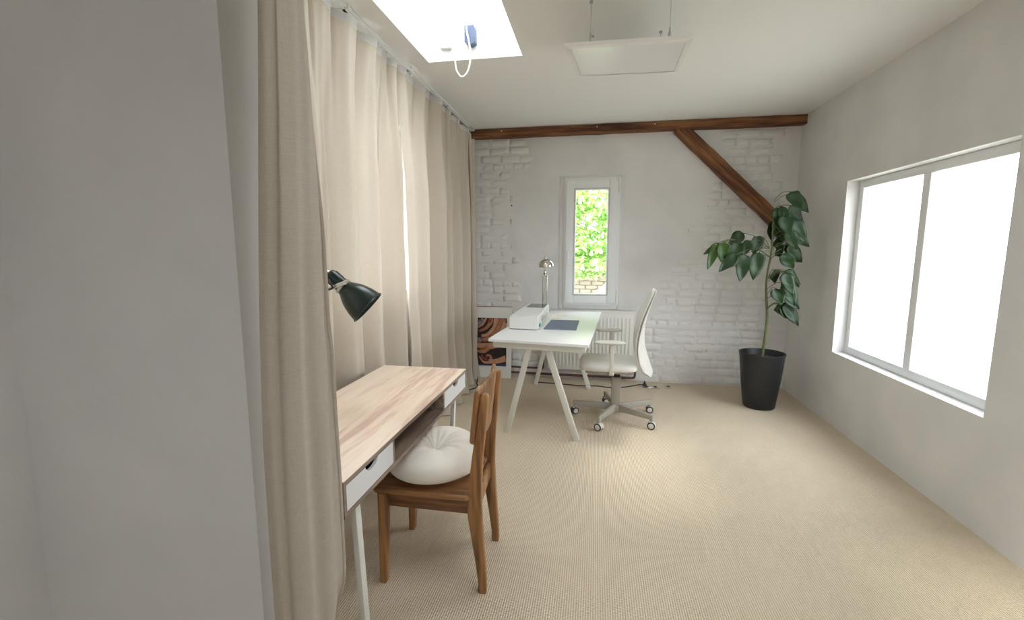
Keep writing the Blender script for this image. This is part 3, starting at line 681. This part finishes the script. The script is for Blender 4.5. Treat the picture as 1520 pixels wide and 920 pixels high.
# ------------------------------------------------------------------ wooden dining chair
t = thing('wooden_chair', 'brown wooden chair with curved backrest at the oak desk', 'chair', (-.69, 1.94, 0))
WN = M['walnut']
def post(y, pts, name='rear_leg'):
    b = B(); out = []
    for (x, z, wx, wy) in pts:
        n_ = 16; ring = []
        for k in range(n_):
            a = 2*PI*k/n_; ca, sa = math.cos(a), math.sin(a)
            ring.append(P(x+wx/2*math.copysign(abs(ca)**.45, ca), y+wy/2*math.copysign(abs(sa)**.45, sa), z))
        out.append(ring)
    b.rings(out); return b.build(name, WN, t, 50, True)
def rear(y, dx):
    ctrl = [(-.442, 0, .034, .032), (-.443, .05, .036, .033), (-.452, .15, .043, .034), (-.464, .26, .053, .035), (-.472, .34, .062, .036), (-.474, .42, .060, .036), (-.468, .50, .052, .035), (-.459, .60, .046, .034), (-.446, .70, .041, .033), (-.434, .80, .037, .032), (-.428, .855, .034, .031), (-.426, .868, .028, .026), (-.4255, .874, .014, .014)]
    return post(y, [(x+dx, z, a, c) for x, z, a, c in ctrl], 'leg')
rear(1.76, 0); rear(2.12, -.022)
for y, dx in ((1.745, 0), (2.135, -.028)):
    post(y, [(-.884+dx, 0, .030, .030), (-.882+dx, .01, .034, .034), (-.876+dx, .2, .042, .040), (-.872+dx, .36, .046, .043), (-.872+dx, .42, .046, .043)], 'leg')
b = B()
def seat(u, v): return None
sp = [(-.915, 1.735), (-.90, 1.722), (-.50, 1.722), (-.485, 1.737), (-.503, 2.145), (-.52, 2.16), (-.925, 2.16), (-.94, 2.145)]
b.prism(sp, lambda x, y: P(x, y, .422), lambda x, y: P(x, y, .444))
so = b.build('seat', M['walnut_y'], t, 35, True)
m_ = so.modifiers.new('b', 'BEVEL'); m_.width = .006; m_.segments = 3
b = B(); b.box(-.86, -.50, 1.752, 1.774, .352, .4215, .003); b.build('side_rail', M['walnut_y'], t, 35, True); b = B(); b.box(-.875, -.52, 2.112, 2.134, .352, .4215, .003); b.build('side_rail', M['walnut_y'], t, 35, True)
b = B(); b.box(-.885, -.862, 1.765, 2.12, .352, .4215, .003); b.build('cross_rail', WN, t, 35, True); b = B(); b.bar((-.476, 1.775, .38), (-.494, 2.105, .38), .022, .075, side=(1, 0, 0), bev=.003); b.build('cross_rail', WN, t, 35, True)
# curved backrest plank in front of the posts, leaning with them, rounded corners
b = B()
def xp(z): return -.476+(z-.42)/(.87-.42)*.050      # centre line of the posts
def back(th):
    def f(u, v):
        z = .648+v*.245; y = 1.738+u*.404
        c = (1-(2*u-1)**2)                                  # concave towards the sitter: middle bows back
        dz = (.012*c if v > .5 else 0)
        return P(xp(z)-.022*u*1.0-.040-th+.030*c, y, z+dz+.008)
    return f
fa, fb = back(.0), back(-.020)
rs = []
for i in range(25):
    u = i/24; rn = []
    for v in (0, .04, .5, .96, 1): rn.append(fa(u, v)+P((.004 if v in (0, 1) else 0), 0, 0))
    for v in (1, .96, .5, .04, 0): rn.append(fb(u, v)-P((.004 if v in (0, 1) else 0), 0, 0))
    k = .90 if i in (0, 24) else 1
    c = sum(rn, Vector())/len(rn); rn = [c+(p-c)*k for p in rn]
    rs.append(rn)
b.rings(rs); bo = b.build('backrest', WN, t, 40, True)
# ------------------------------------------------------------------ round cushion
t = thing('round_cushion', 'round cream tufted cushion lying on the wooden chair seat', 'cushion', (-.705, 1.93, .4445))
b = B(); R0, H0 = .215, .135; nu, nv = 96, 26
def cus(u, v):
    a = 2*PI*u; ph = -PI/2+PI*v
    c, s_ = math.cos(ph), math.sin(ph)
    r = R0*abs(c)**.62*(1+.012*math.sin(3*a+1)+.01*noise.noise(Vector((math.cos(a)*2, math.sin(a)*2, 3))))
    z = H0/2+H0/2*math.copysign(abs(s_)**.8, s_)
    if s_ > 0:
        k = math.exp(-(r/.055)**2); z -= .058*k
        cr = (.5+.5*math.cos(11*a+2*math.sin(2*a)))**4*.7+(.5+.5*math.cos(17*a+1))**6*.5
        z -= .011*cr*math.exp(-((r-.06)/.06)**2)
        z += .006*noise.noise(Vector((math.cos(a)*r*14, math.sin(a)*r*14, 2)))
    else: z = max(z, 0)
    return P(-.705+r*math.cos(a), 1.93+r*math.sin(a), .4455+z+.014*(1+math.sin(a)*r/R0)*(z/H0))
b.grid(nu, nv, cus, True); cu = b.build('pad', M['cushion'], t, 0, True); cu.data.shade_smooth()
b = B(); b.lathe([(.0, .003), (.006, .002), (.008, 0), (.0, -.003)], 14, Matrix.Translation((-.705, 1.93, .4455+H0-.052)), cap=False); b.build('button', M['cushion'], t, 50, True)

# ------------------------------------------------------------------ white desk
t = thing('white_desk', 'white table desk on slanted steel legs under the narrow window', 'desk', (-.37, 4.1, 0))
TZ = .785
dk = [(-.778, 3.325), (-.036, 3.225), (.075, 4.985), (-.66, 4.985)]
b = B(); b.prism(dk, lambda x, y: P(x, y, TZ-.022), lambda x, y: P(x, y, TZ)); o = b.build('desk_top', M['white'], t, 35, True)
m_ = o.modifiers.new('b', 'BEVEL'); m_.width = .003; m_.segments = 2
b = B()
fr = [(-.735, 3.36), (-.075, 3.272), (.03, 4.93), (-.62, 4.93)]
for k in range(4):
    a, c = fr[k], fr[(k+1) % 4]; b.bar((a[0], a[1], TZ-.045), (c[0], c[1], TZ-.045), .03, .045, side=(0, 0, 1) if 0 else (c[1]-a[1], -(c[0]-a[0]), 0), bev=.002)
b.build('under_frame', M['legm'], t, 35, True)
for (xt, yt, xb, yb) in ((-.475, 3.36, -.667, 3.488), (-.335, 3.345, -.113, 3.414), (-.44, 4.86, -.612, 4.84), (-.27, 4.86, -.042, 4.77)):
    b = B(); b.bar((xt, yt, TZ-.068), (xb, yb, 0), .045, .030, side=(1, 0, 0), bev=.003); b.build('leg', M['legm'], t, 35, True)
# printer
t = thing('printer', 'white box printer at the left edge of the white desk', 'printer', (-.58, 3.9, TZ))
prb = [(-.70, 3.755), (-.455, 3.73), (-.452, 4.63), (-.665, 4.65)]
b = B(); prt = [(-.70, 3.755), (-.455, 3.73), (-.452, 4.63), (-.665, 4.65)]
b.prism(prb, lambda x, y: P(x, y, TZ+.006), lambda x, y: P(x, y, TZ+.105)); o = b.build('body', M['softwhite'], t, 35, True)
m_ = o.modifiers.new('b', 'BEVEL'); m_.width = .006; m_.segments = 3
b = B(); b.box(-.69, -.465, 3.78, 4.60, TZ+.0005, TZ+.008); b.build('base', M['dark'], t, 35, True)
b = B(); b.prism([(-.690, 3.77), (-.462, 3.75), (-.459, 4.62), (-.66, 4.64)], lambda x, y: P(x, y, TZ+.1055), lambda x, y: P(x, y, TZ+.114)); o = b.build('lid', M['softwhite'], t, 35, True)
b = B(); b.prism([(-.640, 4.33), (-.468, 4.325), (-.468, 4.60), (-.63, 4.615)], lambda x, y: P(x, y, TZ+.1145), lambda x, y: P(x, y, TZ+.117)); b.build('scanner_glass', M['glossy'], t, 35, True)
b = B(); b.box(-.456, -.446, 3.98, 4.46, TZ+.035, TZ+.062); b.build('paper_slot', M['shell'], t, 0, True)
b = B(); b.box(-.454, -.447, 3.79, 3.86, TZ+.02, TZ+.045, .002); b.build('ink_light', M['teal'], t, 35, True)
b = B(); b.box(-.455, -.448, 4.02, 4.05, TZ+.072, TZ+.086, .002); b.build('button', M['steel'], t, 35, True)
# mouse pad, thin crumpled cream sheets
b = B(); b.prism([(-.412, 3.80), (-.16, 3.79), (-.146, 3.80), (-.138, 4.30), (-.152, 4.315), (-.392, 4.315), (-.40, 4.305), (-.418, 3.81)], lambda x, y: P(x, y, TZ+.0005), lambda x, y: P(x, y, TZ+.004))
tag(b.build('desk_mat', M['blue']), 'flat blue-grey desk mat on the white desk', 'desk mat')
for (x, y, w_, h_, rz, lb) in ((-.405, 4.50, .12, .20, .3, 'thin cream sheet on the white desk, the one touching the printer'), (-.33, 4.66, .11, .14, -.25, 'smaller thin cream sheet on the white desk behind the mat')):
    b = B(); cr = lambda u, v: P((u-.5)*w_, (v-.5)*h_, .001+.006*(abs(noise.noise(Vector((u*3, v*3, x*9))))))
    b.grid(8, 8, cr); o = b.build('desk_sheet', M['desk_sheet'], None, 0); o.location = (x, y, TZ); o.rotation_euler = (0, 0, rz)
    so_ = o.modifiers.new('s', 'SOLIDIFY'); so_.thickness = .001; so_.offset = 1
    tag(o, lb, 'desk_sheet')
# chrome lamp
t = thing('nickel_desk_lamp', 'polished nickel dome lamp on two slim rods behind the printer', 'lamp', (-.525, 4.86, TZ))
lx, ly = -.525, 4.86
b = B(); b.lathe([(.06, 0), (.06, .012), (.05, .018), (.012, .022), (.010, .06), (.0, .06)], 28, Matrix.Translation((lx, ly, TZ+.0005)), cap=True); b.build('base', M['chrome'], t, 40, True)
b = B(); b.tube([(lx-.020, ly, TZ+.05), (lx-.014, ly, 1.165)], .006, 8); b.build('rod', M['chrome'], t, 40, True)
b = B(); b.tube([(lx+.018, ly, TZ+.05), (lx+.024, ly, 1.165)], .006, 8); b.build('rod', M['chrome'], t, 40, True)
b = B(); b.tube(catmull([(lx+.0, ly-.012, TZ+.06), (lx-.006, ly-.016, .95), (lx+.012, ly-.014, 1.08), (lx, ly-.012, 1.17)], 6), .003, 6); b.tube([(lx, ly, .84), (lx, ly, .98)], .007, 8); b.build('spring', M['steel'], t, 40, True)
b = B(); b.box(lx-.036, lx+.042, ly-.006, ly+.006, 1.160, 1.170, .002); b.box(lx-.01, lx+.01, ly-.004, ly+.004, 1.169, 1.178); b.build('joint_bar', M['chrome'], t, 40, True)
b = B(); b.lathe([(.004, 1.17), (.012, 1.18), (.018, 1.20), (.014, 1.225), (.006, 1.235), (.006, 1.268)], 16, Matrix.Translation((lx+.004, ly-.006, 0))); b.tube([(lx-.016, ly-.014, 1.19), (lx+.026, ly-.014, 1.205)], .005, 8); b.build('knuckle', M['chrome'], t, 40, True)
b = B(); hm = Matrix.Translation((lx+.02, ly-.03, 1.268)) @ Matrix.Rotation(-.10, 4, 'Y') @ Matrix.Rotation(.12, 4, 'X')
b.lathe([(.078, 0), (.079, .006), (.074, .03), (.062, .052), (.042, .070), (.018, .080), (.008, .082), (.008, .104), (.005, .107), (.0, .108)], 36, hm, cap=False)
b.lathe([(.078, 0), (.072, .004), (.066, .03), (.04, .06), (.0, .07)], 36, hm, cap=False); b.build('lamp_head', M['chrome'], t, 50, True)

# ------------------------------------------------------------------ office chair
t = thing('office_chair', 'off-white office chair on a five-star base beside the white desk', 'chair', (.195, 3.97, 0))
OX, OY = .195, 3.97
b = B(); b.bar((OX, OY, .072), (OX, OY, .365), .078, .062, bev=.006); b.lathe([(.05, .06), (.055, .075), (.05, .115), (.03, .12)], 20, Matrix.Translation((OX, OY, 0))); b.build('column', M['greige'], t, 35, True)
for k in range(5):
    a = math.radians(-114+72*k+(4 if k == 1 else 0)); d = P(math.cos(a), math.sin(a), 0); c0 = P(OX, OY, 0); sd = P(-math.sin(a), math.cos(a), 0)
    q = B(); n0 = c0+d*.03; e0 = c0+d*.365
    q.bar((n0.x, n0.y, .098), (e0.x, e0.y, .100), .060, .030, side=(0, 0, 1), bev=.004, w2=.042, d2=.024)
    q.bar((e0.x-d.x*.012, e0.y-d.y*.012, .118), (e0.x-d.x*.012, e0.y-d.y*.012, .066), .026, .026, side=sd, bev=.003)
    lg = q.build('base_arm', M['greige'], t, 35, True)
    cc = c0+d*.352+sd*.0+P(0, 0, .031)
    q = B(); Mx = Matrix.Translation(cc+P(0, 0, 0)) @ Matrix.Rotation(PI/2, 4, 'X') @ Matrix.Rotation(.25*(k-2), 4, 'Y')
    q.lathe([(.022, -.024), (.0305, -.022), (.031, -.008), (.026, -.005), (.026, .005), (.031, .008), (.0305, .022), (.022, .024)], 24, Mx); cs = q.build('caster', M['rubber'], lg, 40, True)
    q = B(); q.lathe([(.0, -.028), (.020, -.027), (.022, -.024), (.0, -.024)], 20, Mx, cap=False); q.lathe([(.0, .028), (.020, .027), (.022, .024), (.0, .024)], 20, Mx, cap=False)
    # hood over the wheel
    for k2 in range(1):
        rs = []
        for j in range(9):
            an = PI*(-.05+.75*j/8); rs.append([Mx @ P(r_*math.cos(an), r_*math.sin(an), zz) for r_, zz in ((.034, -.02), (.034, .02), (.0325, .02), (.0325, -.02))])
        q.rings(rs)
    q.build('caster_hood', M['shell'], lg, 40, True)
b = B(); b.lathe([(.026, .36), (.026, .42)], 16, Matrix.Translation((OX+.005, OY, 0))); b.box(OX-.075, OX+.06, OY-.06, OY+.06, .405, .435, .008); b.box(OX+.02, OX+.17, OY-.03, OY+.03, .43, .452, .006); b.build('tilt_mechanism', M['black'], t, 35, True)
# seat pad
b = B(); SX, SY = .125, 3.965
def sq(u, v):
    a = 2*PI*u; ph = -PI/2+PI*v; ca, sa = math.cos(a), math.sin(a); c, s_ = math.cos(ph), math.sin(ph)
    n_ = .42; ex = .245*math.copysign(abs(ca)**n_, ca); ey = .245*math.copysign(abs(sa)**n_, sa); rr = abs(c)**.45
    z = .487+.040*math.copysign(abs(s_)**.7, s_)
    if s_ > 0: z += -.010*(1-(rr)**2)+.012*max(0, ca)*0
    z += -.022*max(0, -ca*rr-.6)
    return P(SX+ex*rr, SY+ey*rr, z)
b.grid(64, 20, sq, True); o = b.build('seat', M['uphol'], t, 0, True); o.data.shade_smooth()
b = B(); b.box(SX-.19, SX+.20, SY-.19, SY+.19, .436, .452, .006); b.build('seat_pan', M['greige'], t, 35, True)
for y, dx in ((3.665, 0), (4.245, .012)):
    b = B(); sgn = 1 if y < OY else -1
    b.bar((OX-.055+dx, y, .70), (OX-.055+dx, y+.004*sgn, .46), .030, .014, bev=.003); b.bar((OX-.055+dx, y+.004*sgn, .458), (OX-.03, OY-.10*sgn, .442), .014, .034, side=(0, 0, 1), bev=.003); b.build('arm_post', M['shell'], t, 35, True)
    b = B(); q_ = []
    for k in range(13):
        s2 = k/12; x = OX-.195+dx+s2*.245; wd = .040*(1-abs(2*s2-1)**5)+.006; th = .014*(1-abs(2*s2-1)**4)+.003; zc = .718
        q_.append([P(x, y+wd*math.copysign(abs(math.cos(2*PI*j/14))**.7, math.cos(2*PI*j/14)), zc+th*math.sin(2*PI*j/14)) for j in range(14)])
    b.rings(q_); b.build('armrest', M['shell'], t, 50, True)
# back: front contour and rear contour (x, z, half width)
CV = [(.40, .01), (.45, .075), (.53, .082), (.63, .068), (.80, .040), (.94, .024), (1.12, .006)]
def cvat(z):
    for (a, c), (d, e) in zip(CV[:-1], CV[1:]):
        if z <= d: return c+(e-c)*max(0, (z-a)/(d-a))
    return CV[-1][1]
prof_old = [(.452, .402, .10), (.405, .43, .165), (.370, .48, .205), (.350, .54, .225), (.338, .63, .235), (.345, .72, .237), (.358, .80, .235), (.380, .88, .228), (.405, .96, .212), (.432, 1.03, .185), (.458, 1.09, .140), (.470, 1.115, .095), (.476, 1.124, .05)]
prof = [(.466, .402, .09), (.470, .43, .165), (.452, .48, .205), (.432, .54, .225), (.405, .63, .235), (.393, .72, .237), (.393, .80, .235), (.403, .88, .228), (.423, .96, .212), (.446, 1.03, .185), (.467, 1.09, .140), (.476, 1.115, .095), (.480, 1.124, .05)]
pr3 = catmull([(x, z, h) for x, z, h in prof], 4)
def shell(off, y0, curve, name, mt, shrink, th=.010):
    b = B(); n_ = 20; rs = []
    for i, p in enumerate(pr3):
        nx = pr3[min(i+1, len(pr3)-1)]-pr3[max(i-1, 0)]; tx, tz = nx.x, nx.y; l_ = math.hypot(tx, tz); nx_, nz_ = tz/l_, -tx/l_
        hw = max(.012, p.z-shrink); ring = []
        for j in range(n_+1):
            w_ = -1+2*j/n_; cv = -cvat(p.y)*(w_**2)+w_*hw*.035
            ring.append(P(p.x+nx_*(off+th/2)+cv, y0+w_*hw, p.y+nz_*(off+th/2)))
        for j in range(n_, -1, -1):
            w_ = -1+2*j/n_; cv = -cvat(p.y)*(w_**2)+w_*hw*.035; e_ = th if 0 < j < n_ else th*.4
            ring.append(P(p.x+nx_*(off+th/2-e_)+cv, y0+w_*hw, p.y+nz_*(off+th/2-e_)))
        rs.append(ring)
    b.rings(rs); o = b.build(name, mt, t, 60, True); return o
shell(.014, 3.97, .035, 'back_shell', M['shell'], 0, .016); shell(-.004, 3.97, .035, 'backrest', M['uphol'], .008, .02)
b = B(); b.bar((OX+.15, OY, .442), (.375, OY, .50), .06, .014, side=(0, 1, 0), bev=.003); b.build('back_bracket', M['greige'], t, 35, True)

# ------------------------------------------------------------------ radiator and pipes
t = thing('radiator', 'cream panel radiator with top grille below the narrow window', 'radiator', (-.03, 5.09, .12))
RX0, RX1 = -.50, .425
b = B(); b.box(RX0, RX1, 5.045, 5.055, .125, .775, .004)
nr = 22; pitch = (RX1-RX0-.06)/nr
for k in range(nr):
    x = RX0+.03+(k+.5)*pitch
    b.bar((x, 5.0455, .165), (x, 5.0455, .715), pitch*.46, .012, side=(1, 0, 0), bev=.0025)
b.build('front_panel', M['radiator'], t, 35, True)
b = B(); b.box(RX0, RX1, 5.11, 5.12, .125, .775, .003); b.build('rear_panel', M['radiator'], t, 35, True)
for x in (RX0, RX1-.004):
    b = B(); b.box(x-.004, x+.008, 5.040, 5.125, .13, .785, .003); b.build('side_cover', M['radiator'], t, 35, True)
b = B(); b.box(RX0, RX1, 5.040, 5.047, .765, .79, .002); b.box(RX0, RX1, 5.118, 5.125, .765, .79, .002)
k = 0; x = RX0+.012
while x < RX1-.012:
    b.box(x, x+.006, 5.047, 5.118, .776, .788); x += .018
b.build('top_grille', M['radiator'], t, 35, True)
b = B(); b.tube([(RX1+.008, 5.08, .165), (RX1+.035, 5.08, .165)], .012, 12); b.build('valve', M['chrome'], t, 35, True)
b = B(); b.tube(catmull([(-.555, 5.07, .33), (-.555, 5.07, .16), (-.56, 5.075, .125), (-.60, 5.08, .118), (-.92, 5.085, .118), (-1.3, 5.09, .118)], 5), .011, 10)
b.tube([(-1.3, 5.10, .052), (-.92, 5.10, .050), (-.4, 5.10, .048), (.40, 5.10, .046)], .013, 10); b.tube(catmull([(.38, 5.10, .046), (.43, 5.095, .05), (.445, 5.085, .08), (.445, 5.08, .165)], 5), .011, 10)
b.tube([(-.555, 5.07, .33), (-.49, 5.07, .33)], .011, 10)
tag(b.build('heating_pipe', M['copper']), 'red-brown heating pipes running along the foot of the brick wall', 'pipe')

# ------------------------------------------------------------------ picture leaning on the wall
t = thing('framed_picture', 'white-mounted print of reaching arms leaning behind the far curtain', 'picture', (-1.14, 5.02, 0))
PW, PH = .46, .80; px0 = -1.372
lean = math.atan2(.085, .80)
MP = Matrix.Translation((px0, 5.005, .002)) @ Matrix.Rotation(-lean, 4, 'X')
def pbox(x0, x1, z0, z1, y0, y1): 
    b = B(); b.box(x0, x1, y0, y1, z0, z1); b.bm.transform(MP); return b
pbox(0, PW, 0, PH, 0, .018).build('mount', M['mount'], t, 0, True)
pbox(-.004, PW+.002, PH, PH+.008, -.004, .020).build('frame_edge', M['frame_wood'], t, 0, True)
AX0, AX1, AZ0, AZ1 = .065, .402, .135, .675
pr_ = pbox(AX0, AX1, AZ0, AZ1, -.0015, .0005).build('print', M['printdark'], t, 0, True)
def strip(pts, ws, mt, d):
    """flat tapering shape lying on the print"""
    c = catmull([(x, z, 0) for x, z in pts], 6); m2 = len(c); b = B(); vs = []
    wsf = []
    for i in range(m2):
        k_ = i/(m2-1)*(len(ws)-1); j = int(min(len(ws)-2, k_)); wsf.append(ws[j]+(ws[j+1]-ws[j])*(k_-j))
    for i, p in enumerate(c):
        tn = (c[min(i+1, m2-1)]-c[max(i-1, 0)]).normalized(); nn = Vector((-tn.y, tn.x, 0)); r_ = []
        for s2 in (-1, 1):
            q = p+nn*s2*wsf[i]; q.x = max(AX0, min(AX1, q.x)); q.y = max(AZ0, min(AZ1, q.y)); r_.append(q)
        vs.append([b.bm.verts.new(MP @ P(q.x, -.0018-d*.0004, q.y)) for q in r_])
    for i in range(m2-1): 
        try: b.bm.faces.new((vs[i][0], vs[i+1][0], vs[i+1][1], vs[i][1]))
        except ValueError: pass
    b.build('printed_shape', mt, pr_, 0, True)
_strip = strip
def strip(pts, ws, mt, d):
    if mt is not M['printdark'] and d > 1: _strip(pts, [w_*1.0+.0055 for w_ in ws], M['skin3'] if d % 2 else M['printdark'], d-.5)
    _strip(pts, ws, mt, d)
W, H = AX1-AX0, AZ1-AZ0
def A(u, v): return (AX0+u*W, AZ0+v*H)
strip([A(0, .92), A(.12, .88), A(.22, .97)], [.03, .035, .03], M['printgrey'], 0)
strip([A(.30, 1), A(.16, .86), A(.02, .80)], [.012, .011, .010], M['skin2'], 1)
strip([A(.50, 1), A(.42, .88), A(.28, .78), A(.06, .72)], [.030, .022, .016, .014], M['skin'], 2)
strip([A(.44, .98), A(.40, .90)], [.012, .014], M['skin3'], 3)
strip([A(.66, 1), A(.62, .85), A(.50, .74), A(.34, .65), A(.14, .62)], [.034, .028, .022, .018, .014], M['skin2'], 4)
strip([A(.86, 1), A(.80, .86), A(.66, .72), A(.50, .60), A(.28, .55), A(.10, .53)], [.040, .036, .030, .024, .020, .014], M['skin'], 5)
strip([A(1, .92), A(.90, .78), A(.74, .64)], [.045, .035, .018], M['skin2'], 6)
strip([A(.04, .58), A(.10, .50), A(.06, .44)], [.018, .022, .012], M['printgrey'], 7)
strip([A(.66, .62), A(.50, .52), A(.30, .48), A(.12, .49)], [.006, .010, .012, .010], M['printdark'], 8)
strip([A(.98, .50), A(.80, .47), A(.50, .42), A(.24, .41), A(.0, .42)], [.032, .036, .034, .030, .022], M['skin2'], 9)
strip([A(.40, .38), A(.26, .31), A(.10, .29), A(.0, .31)], [.026, .026, .014, .008], M['skin'], 10)
strip([A(.30, .36), A(.18, .35), A(.08, .34)], [.006, .007, .004], M['skin3'], 11)
strip([A(1, .17), A(.80, .12), A(.58, .09), A(.40, .10)], [.036, .030, .026, .022], M['skin2'], 12)
strip([A(.50, .14), A(.46, .20), A(.38, .22), A(.32, .19)], [.014, .011, .009, .007], M['skin'], 13)
strip([A(.44, .07), A(.30, .06), A(.20, .09), A(.12, .15), A(.08, .19)], [.020, .014, .010, .007, .005], M['skin2'], 14)
strip([A(.36, .13), A(.24, .15), A(.17, .19), A(.20, .22)], [.009, .007, .006, .004], M['skin3'], 15)
strip([A(.0, .015), A(.5, .012), A(1, .02)], [.012, .008, .014], M['printnavy'], 16)

# ------------------------------------------------------------------ floor cables and plugs
b = B(); pts = [(-.62, 4.90), (-.30, 4.872), (-.12, 4.85), (.05, 4.87), (.15, 4.84), (.26, 4.86), (.36, 4.90), (.47, 4.99), (.53, 5.0)]
b.tube(catmull([(x, y, .006) for x, y in pts], 6), .0055, 8)
tag(b.build('power_cable', M['black']), 'black power cable on the carpet behind the office chair', 'cable')
b = B(); b.lathe([(.022, 0), (.022, .012), (.010, .03), (.006, .05), (.0, .05)], 14, Matrix.Translation((.535, 4.93, .018))); tag(b.build('black_plug', M['black'], None, 40), 'black cone-shaped plug standing on the floor socket', 'plug')
for x, y, w_, lb in ((.60, 4.93, .085, 'silver floor socket carrying the black plug'), (.78, 4.965, .03, 'small silver floor socket right of the black plug')):
    t = thing('floor_socket', lb, 'socket', (x, y, 0)); b = B(); b.box(x-w_, x+w_, y-.035, y+.035, .0005, .010, .003); b.build('plate', M['chrome'], t, 35, True)
    for s2 in ((-.5, .5) if w_ > .05 else (0,)):
        b = B(); b.box(x+s2*w_-.012, x+s2*w_+.016, y-.02, y+.02, .0102, .014, .001); b.build('socket_cover', M['dark'], t, 35, True)
b = B(); b.tube(catmull([(.10, 4.50, .006), (.11, 4.47, .03), (.108, 4.46, .075)], 4), .004, 8); b.box(.095, .12, 4.45, 4.475, .0, .012); b.bm.verts.ensure_lookup_table()
tag(b.build('cable_tip', M['black']), 'upright black cable tip behind the office chair column', 'plug')
b = B(); b.tube(catmull([(-1.30, 5.0, .007), (-1.26, 4.86, .007), (-1.24, 4.74, .007), (-1.20, 4.60, .007), (-1.29, 4.45, .007)], 6), .006, 8)
tag(b.build('black_floor_cable', M['black']), 'thin black cable along the hem of the far curtain', 'cable')

# ------------------------------------------------------------------ plant
t = thing('potted_plant', 'tall leafy green plant in a black floor pot by the right wall', 'plant', (1.52, 4.5, 0))
pc = (1.515, 4.5)
b = B(); b.lathe([(.0, .0), (.125, .0), (.135, .01), (.165, .25), (.188, .49), (.192, .50), (.192, .51), (.182, .51), (.178, .49), (.17, .44), (.0, .44)], 40, Matrix.Translation((pc[0], pc[1], .001)), cap=False); b.build('pot', M['pot'], t, 40, True)
b = B(); b.lathe([(.0, .47), (.10, .468), (.172, .455), (.172, .44), (.0, .44)], 28, Matrix.Translation((pc[0], pc[1], 0)), cap=False); b.build('soil', M['soil'], t, 40, True)
trunk = catmull([(pc[0], 4.5, .45), (pc[0]+.02, 4.5, .8), (pc[0]-.01, 4.49, 1.15), (pc[0]+.01, 4.48, 1.45), (pc[0], 4.47, 1.8)], 6)
b = B(); b.tube(trunk, [.014-.008*i/(len(trunk)-1) for i in range(len(trunk))], 8); b.build('trunk', M['stem'], t, 40, True)
def leafmesh(base, tip, wd, mt, droop=.03, fold=.25, seed=0, lobe=.3):
    base, tip = Vector(base), Vector(tip); d = tip-base; L_ = d.length; dn = d.normalized()
    side = dn.cross(Vector((0, -1, .25))).normalized(); up = side.cross(dn).normalized()
    if up.y > 0: up = -up
    b = B(); nu_, nv_ = 12, 7; rr = random.Random(seed)
    def f(u, v):
        w_ = wd*math.sin(PI*min(1, u**.62))**.8*(1-.15*u)
        w_ *= 1+lobe*.35*math.sin(u*9+seed)
        s2 = (v-.5)*2
        p = base+d*u+side*s2*w_+up*(abs(s2)*fold*w_-.02*math.sin(PI*u)+droop*(-(u*u)))
        p += up*.006*math.sin(u*8+s2*2+seed)
        return p
    b.grid(nu_, nv_, f); o = b.build('leaf', mt, t, 0, True); o.data.shade_smooth(); s3 = o.modifiers.new('s', 'SOLIDIFY'); s3.thickness = .0012
def petiole(a, c):
    a, c = Vector(a), Vector(c); mid = (a+c)/2+Vector((0, 0, .03))
    b = B(); b.tube(catmull([a, mid, c], 5), .0028, 6); b.build('stem', M['stem'], t, 40, True)
br = (1.50, 4.47, 1.44)
main = [((1.060, 4.42, 1.50), (.985, 4.40, 1.265), .050, 'leaf2'), ((1.075, 4.42, 1.495), (.945, 4.42, 1.40), .030, 'leaf2'),
        ((1.115, 4.41, 1.505), (1.095, 4.39, 1.335), .062, 'leaf2'), ((1.265, 4.43, 1.50), (1.125, 4.40, 1.36), .070, 'leaf'),
        ((1.27, 4.42, 1.585), (1.15, 4.42, 1.50), .055, 'leaf'), ((1.215, 4.40, 1.40), (1.075, 4.38, 1.25), .060, 'leaf'),
        ((1.29, 4.40, 1.40), (1.255, 4.37, 1.165), .075, 'leaf'), ((1.33, 4.41, 1.52), (1.26, 4.4, 1.39), .05, 'leaf'),
        ((1.40, 4.40, 1.42), (1.36, 4.36, 1.18), .07, 'leaf'), ((1.40, 4.42, 1.56), (1.36, 4.4, 1.40), .06, 'leaf')]
for i, (a, c, w_, mt) in enumerate(main):
    leafmesh(a, c, w_, M[mt], seed=i); petiole((1.50-.25*(a[0] < 1.2), 4.45, 1.45 if a[0] > 1.2 else 1.50), a)
b = B(); b.tube(catmull([(1.51, 4.48, 1.38), (1.38, 4.46, 1.46), (1.25, 4.45, 1.50), (1.10, 4.43, 1.51)], 6), [.006]*12+[.004]*7, 7); b.build('branch', M['stem'], t, 40, True)
rl = random.Random(5)
for i in range(34):
    a = rl.uniform(0, 2*PI); z = rl.uniform(.95, 1.95); r1 = rl.uniform(.10, .20)
    if math.cos(a) < -.1 and z < 1.9: a = PI-a
    bs = P(pc[0]+r1*math.cos(a), 4.48+r1*math.sin(a)*.9, z); tp = bs+P(.13*math.cos(a), .11*math.sin(a), -rl.uniform(.10, .2))
    if tp.x > 1.9: tp.x = 1.88
    leafmesh(bs, tp, rl.uniform(.045, .07), M['leaf'], seed=i+20); petiole((pc[0], 4.48, z-.06), bs)
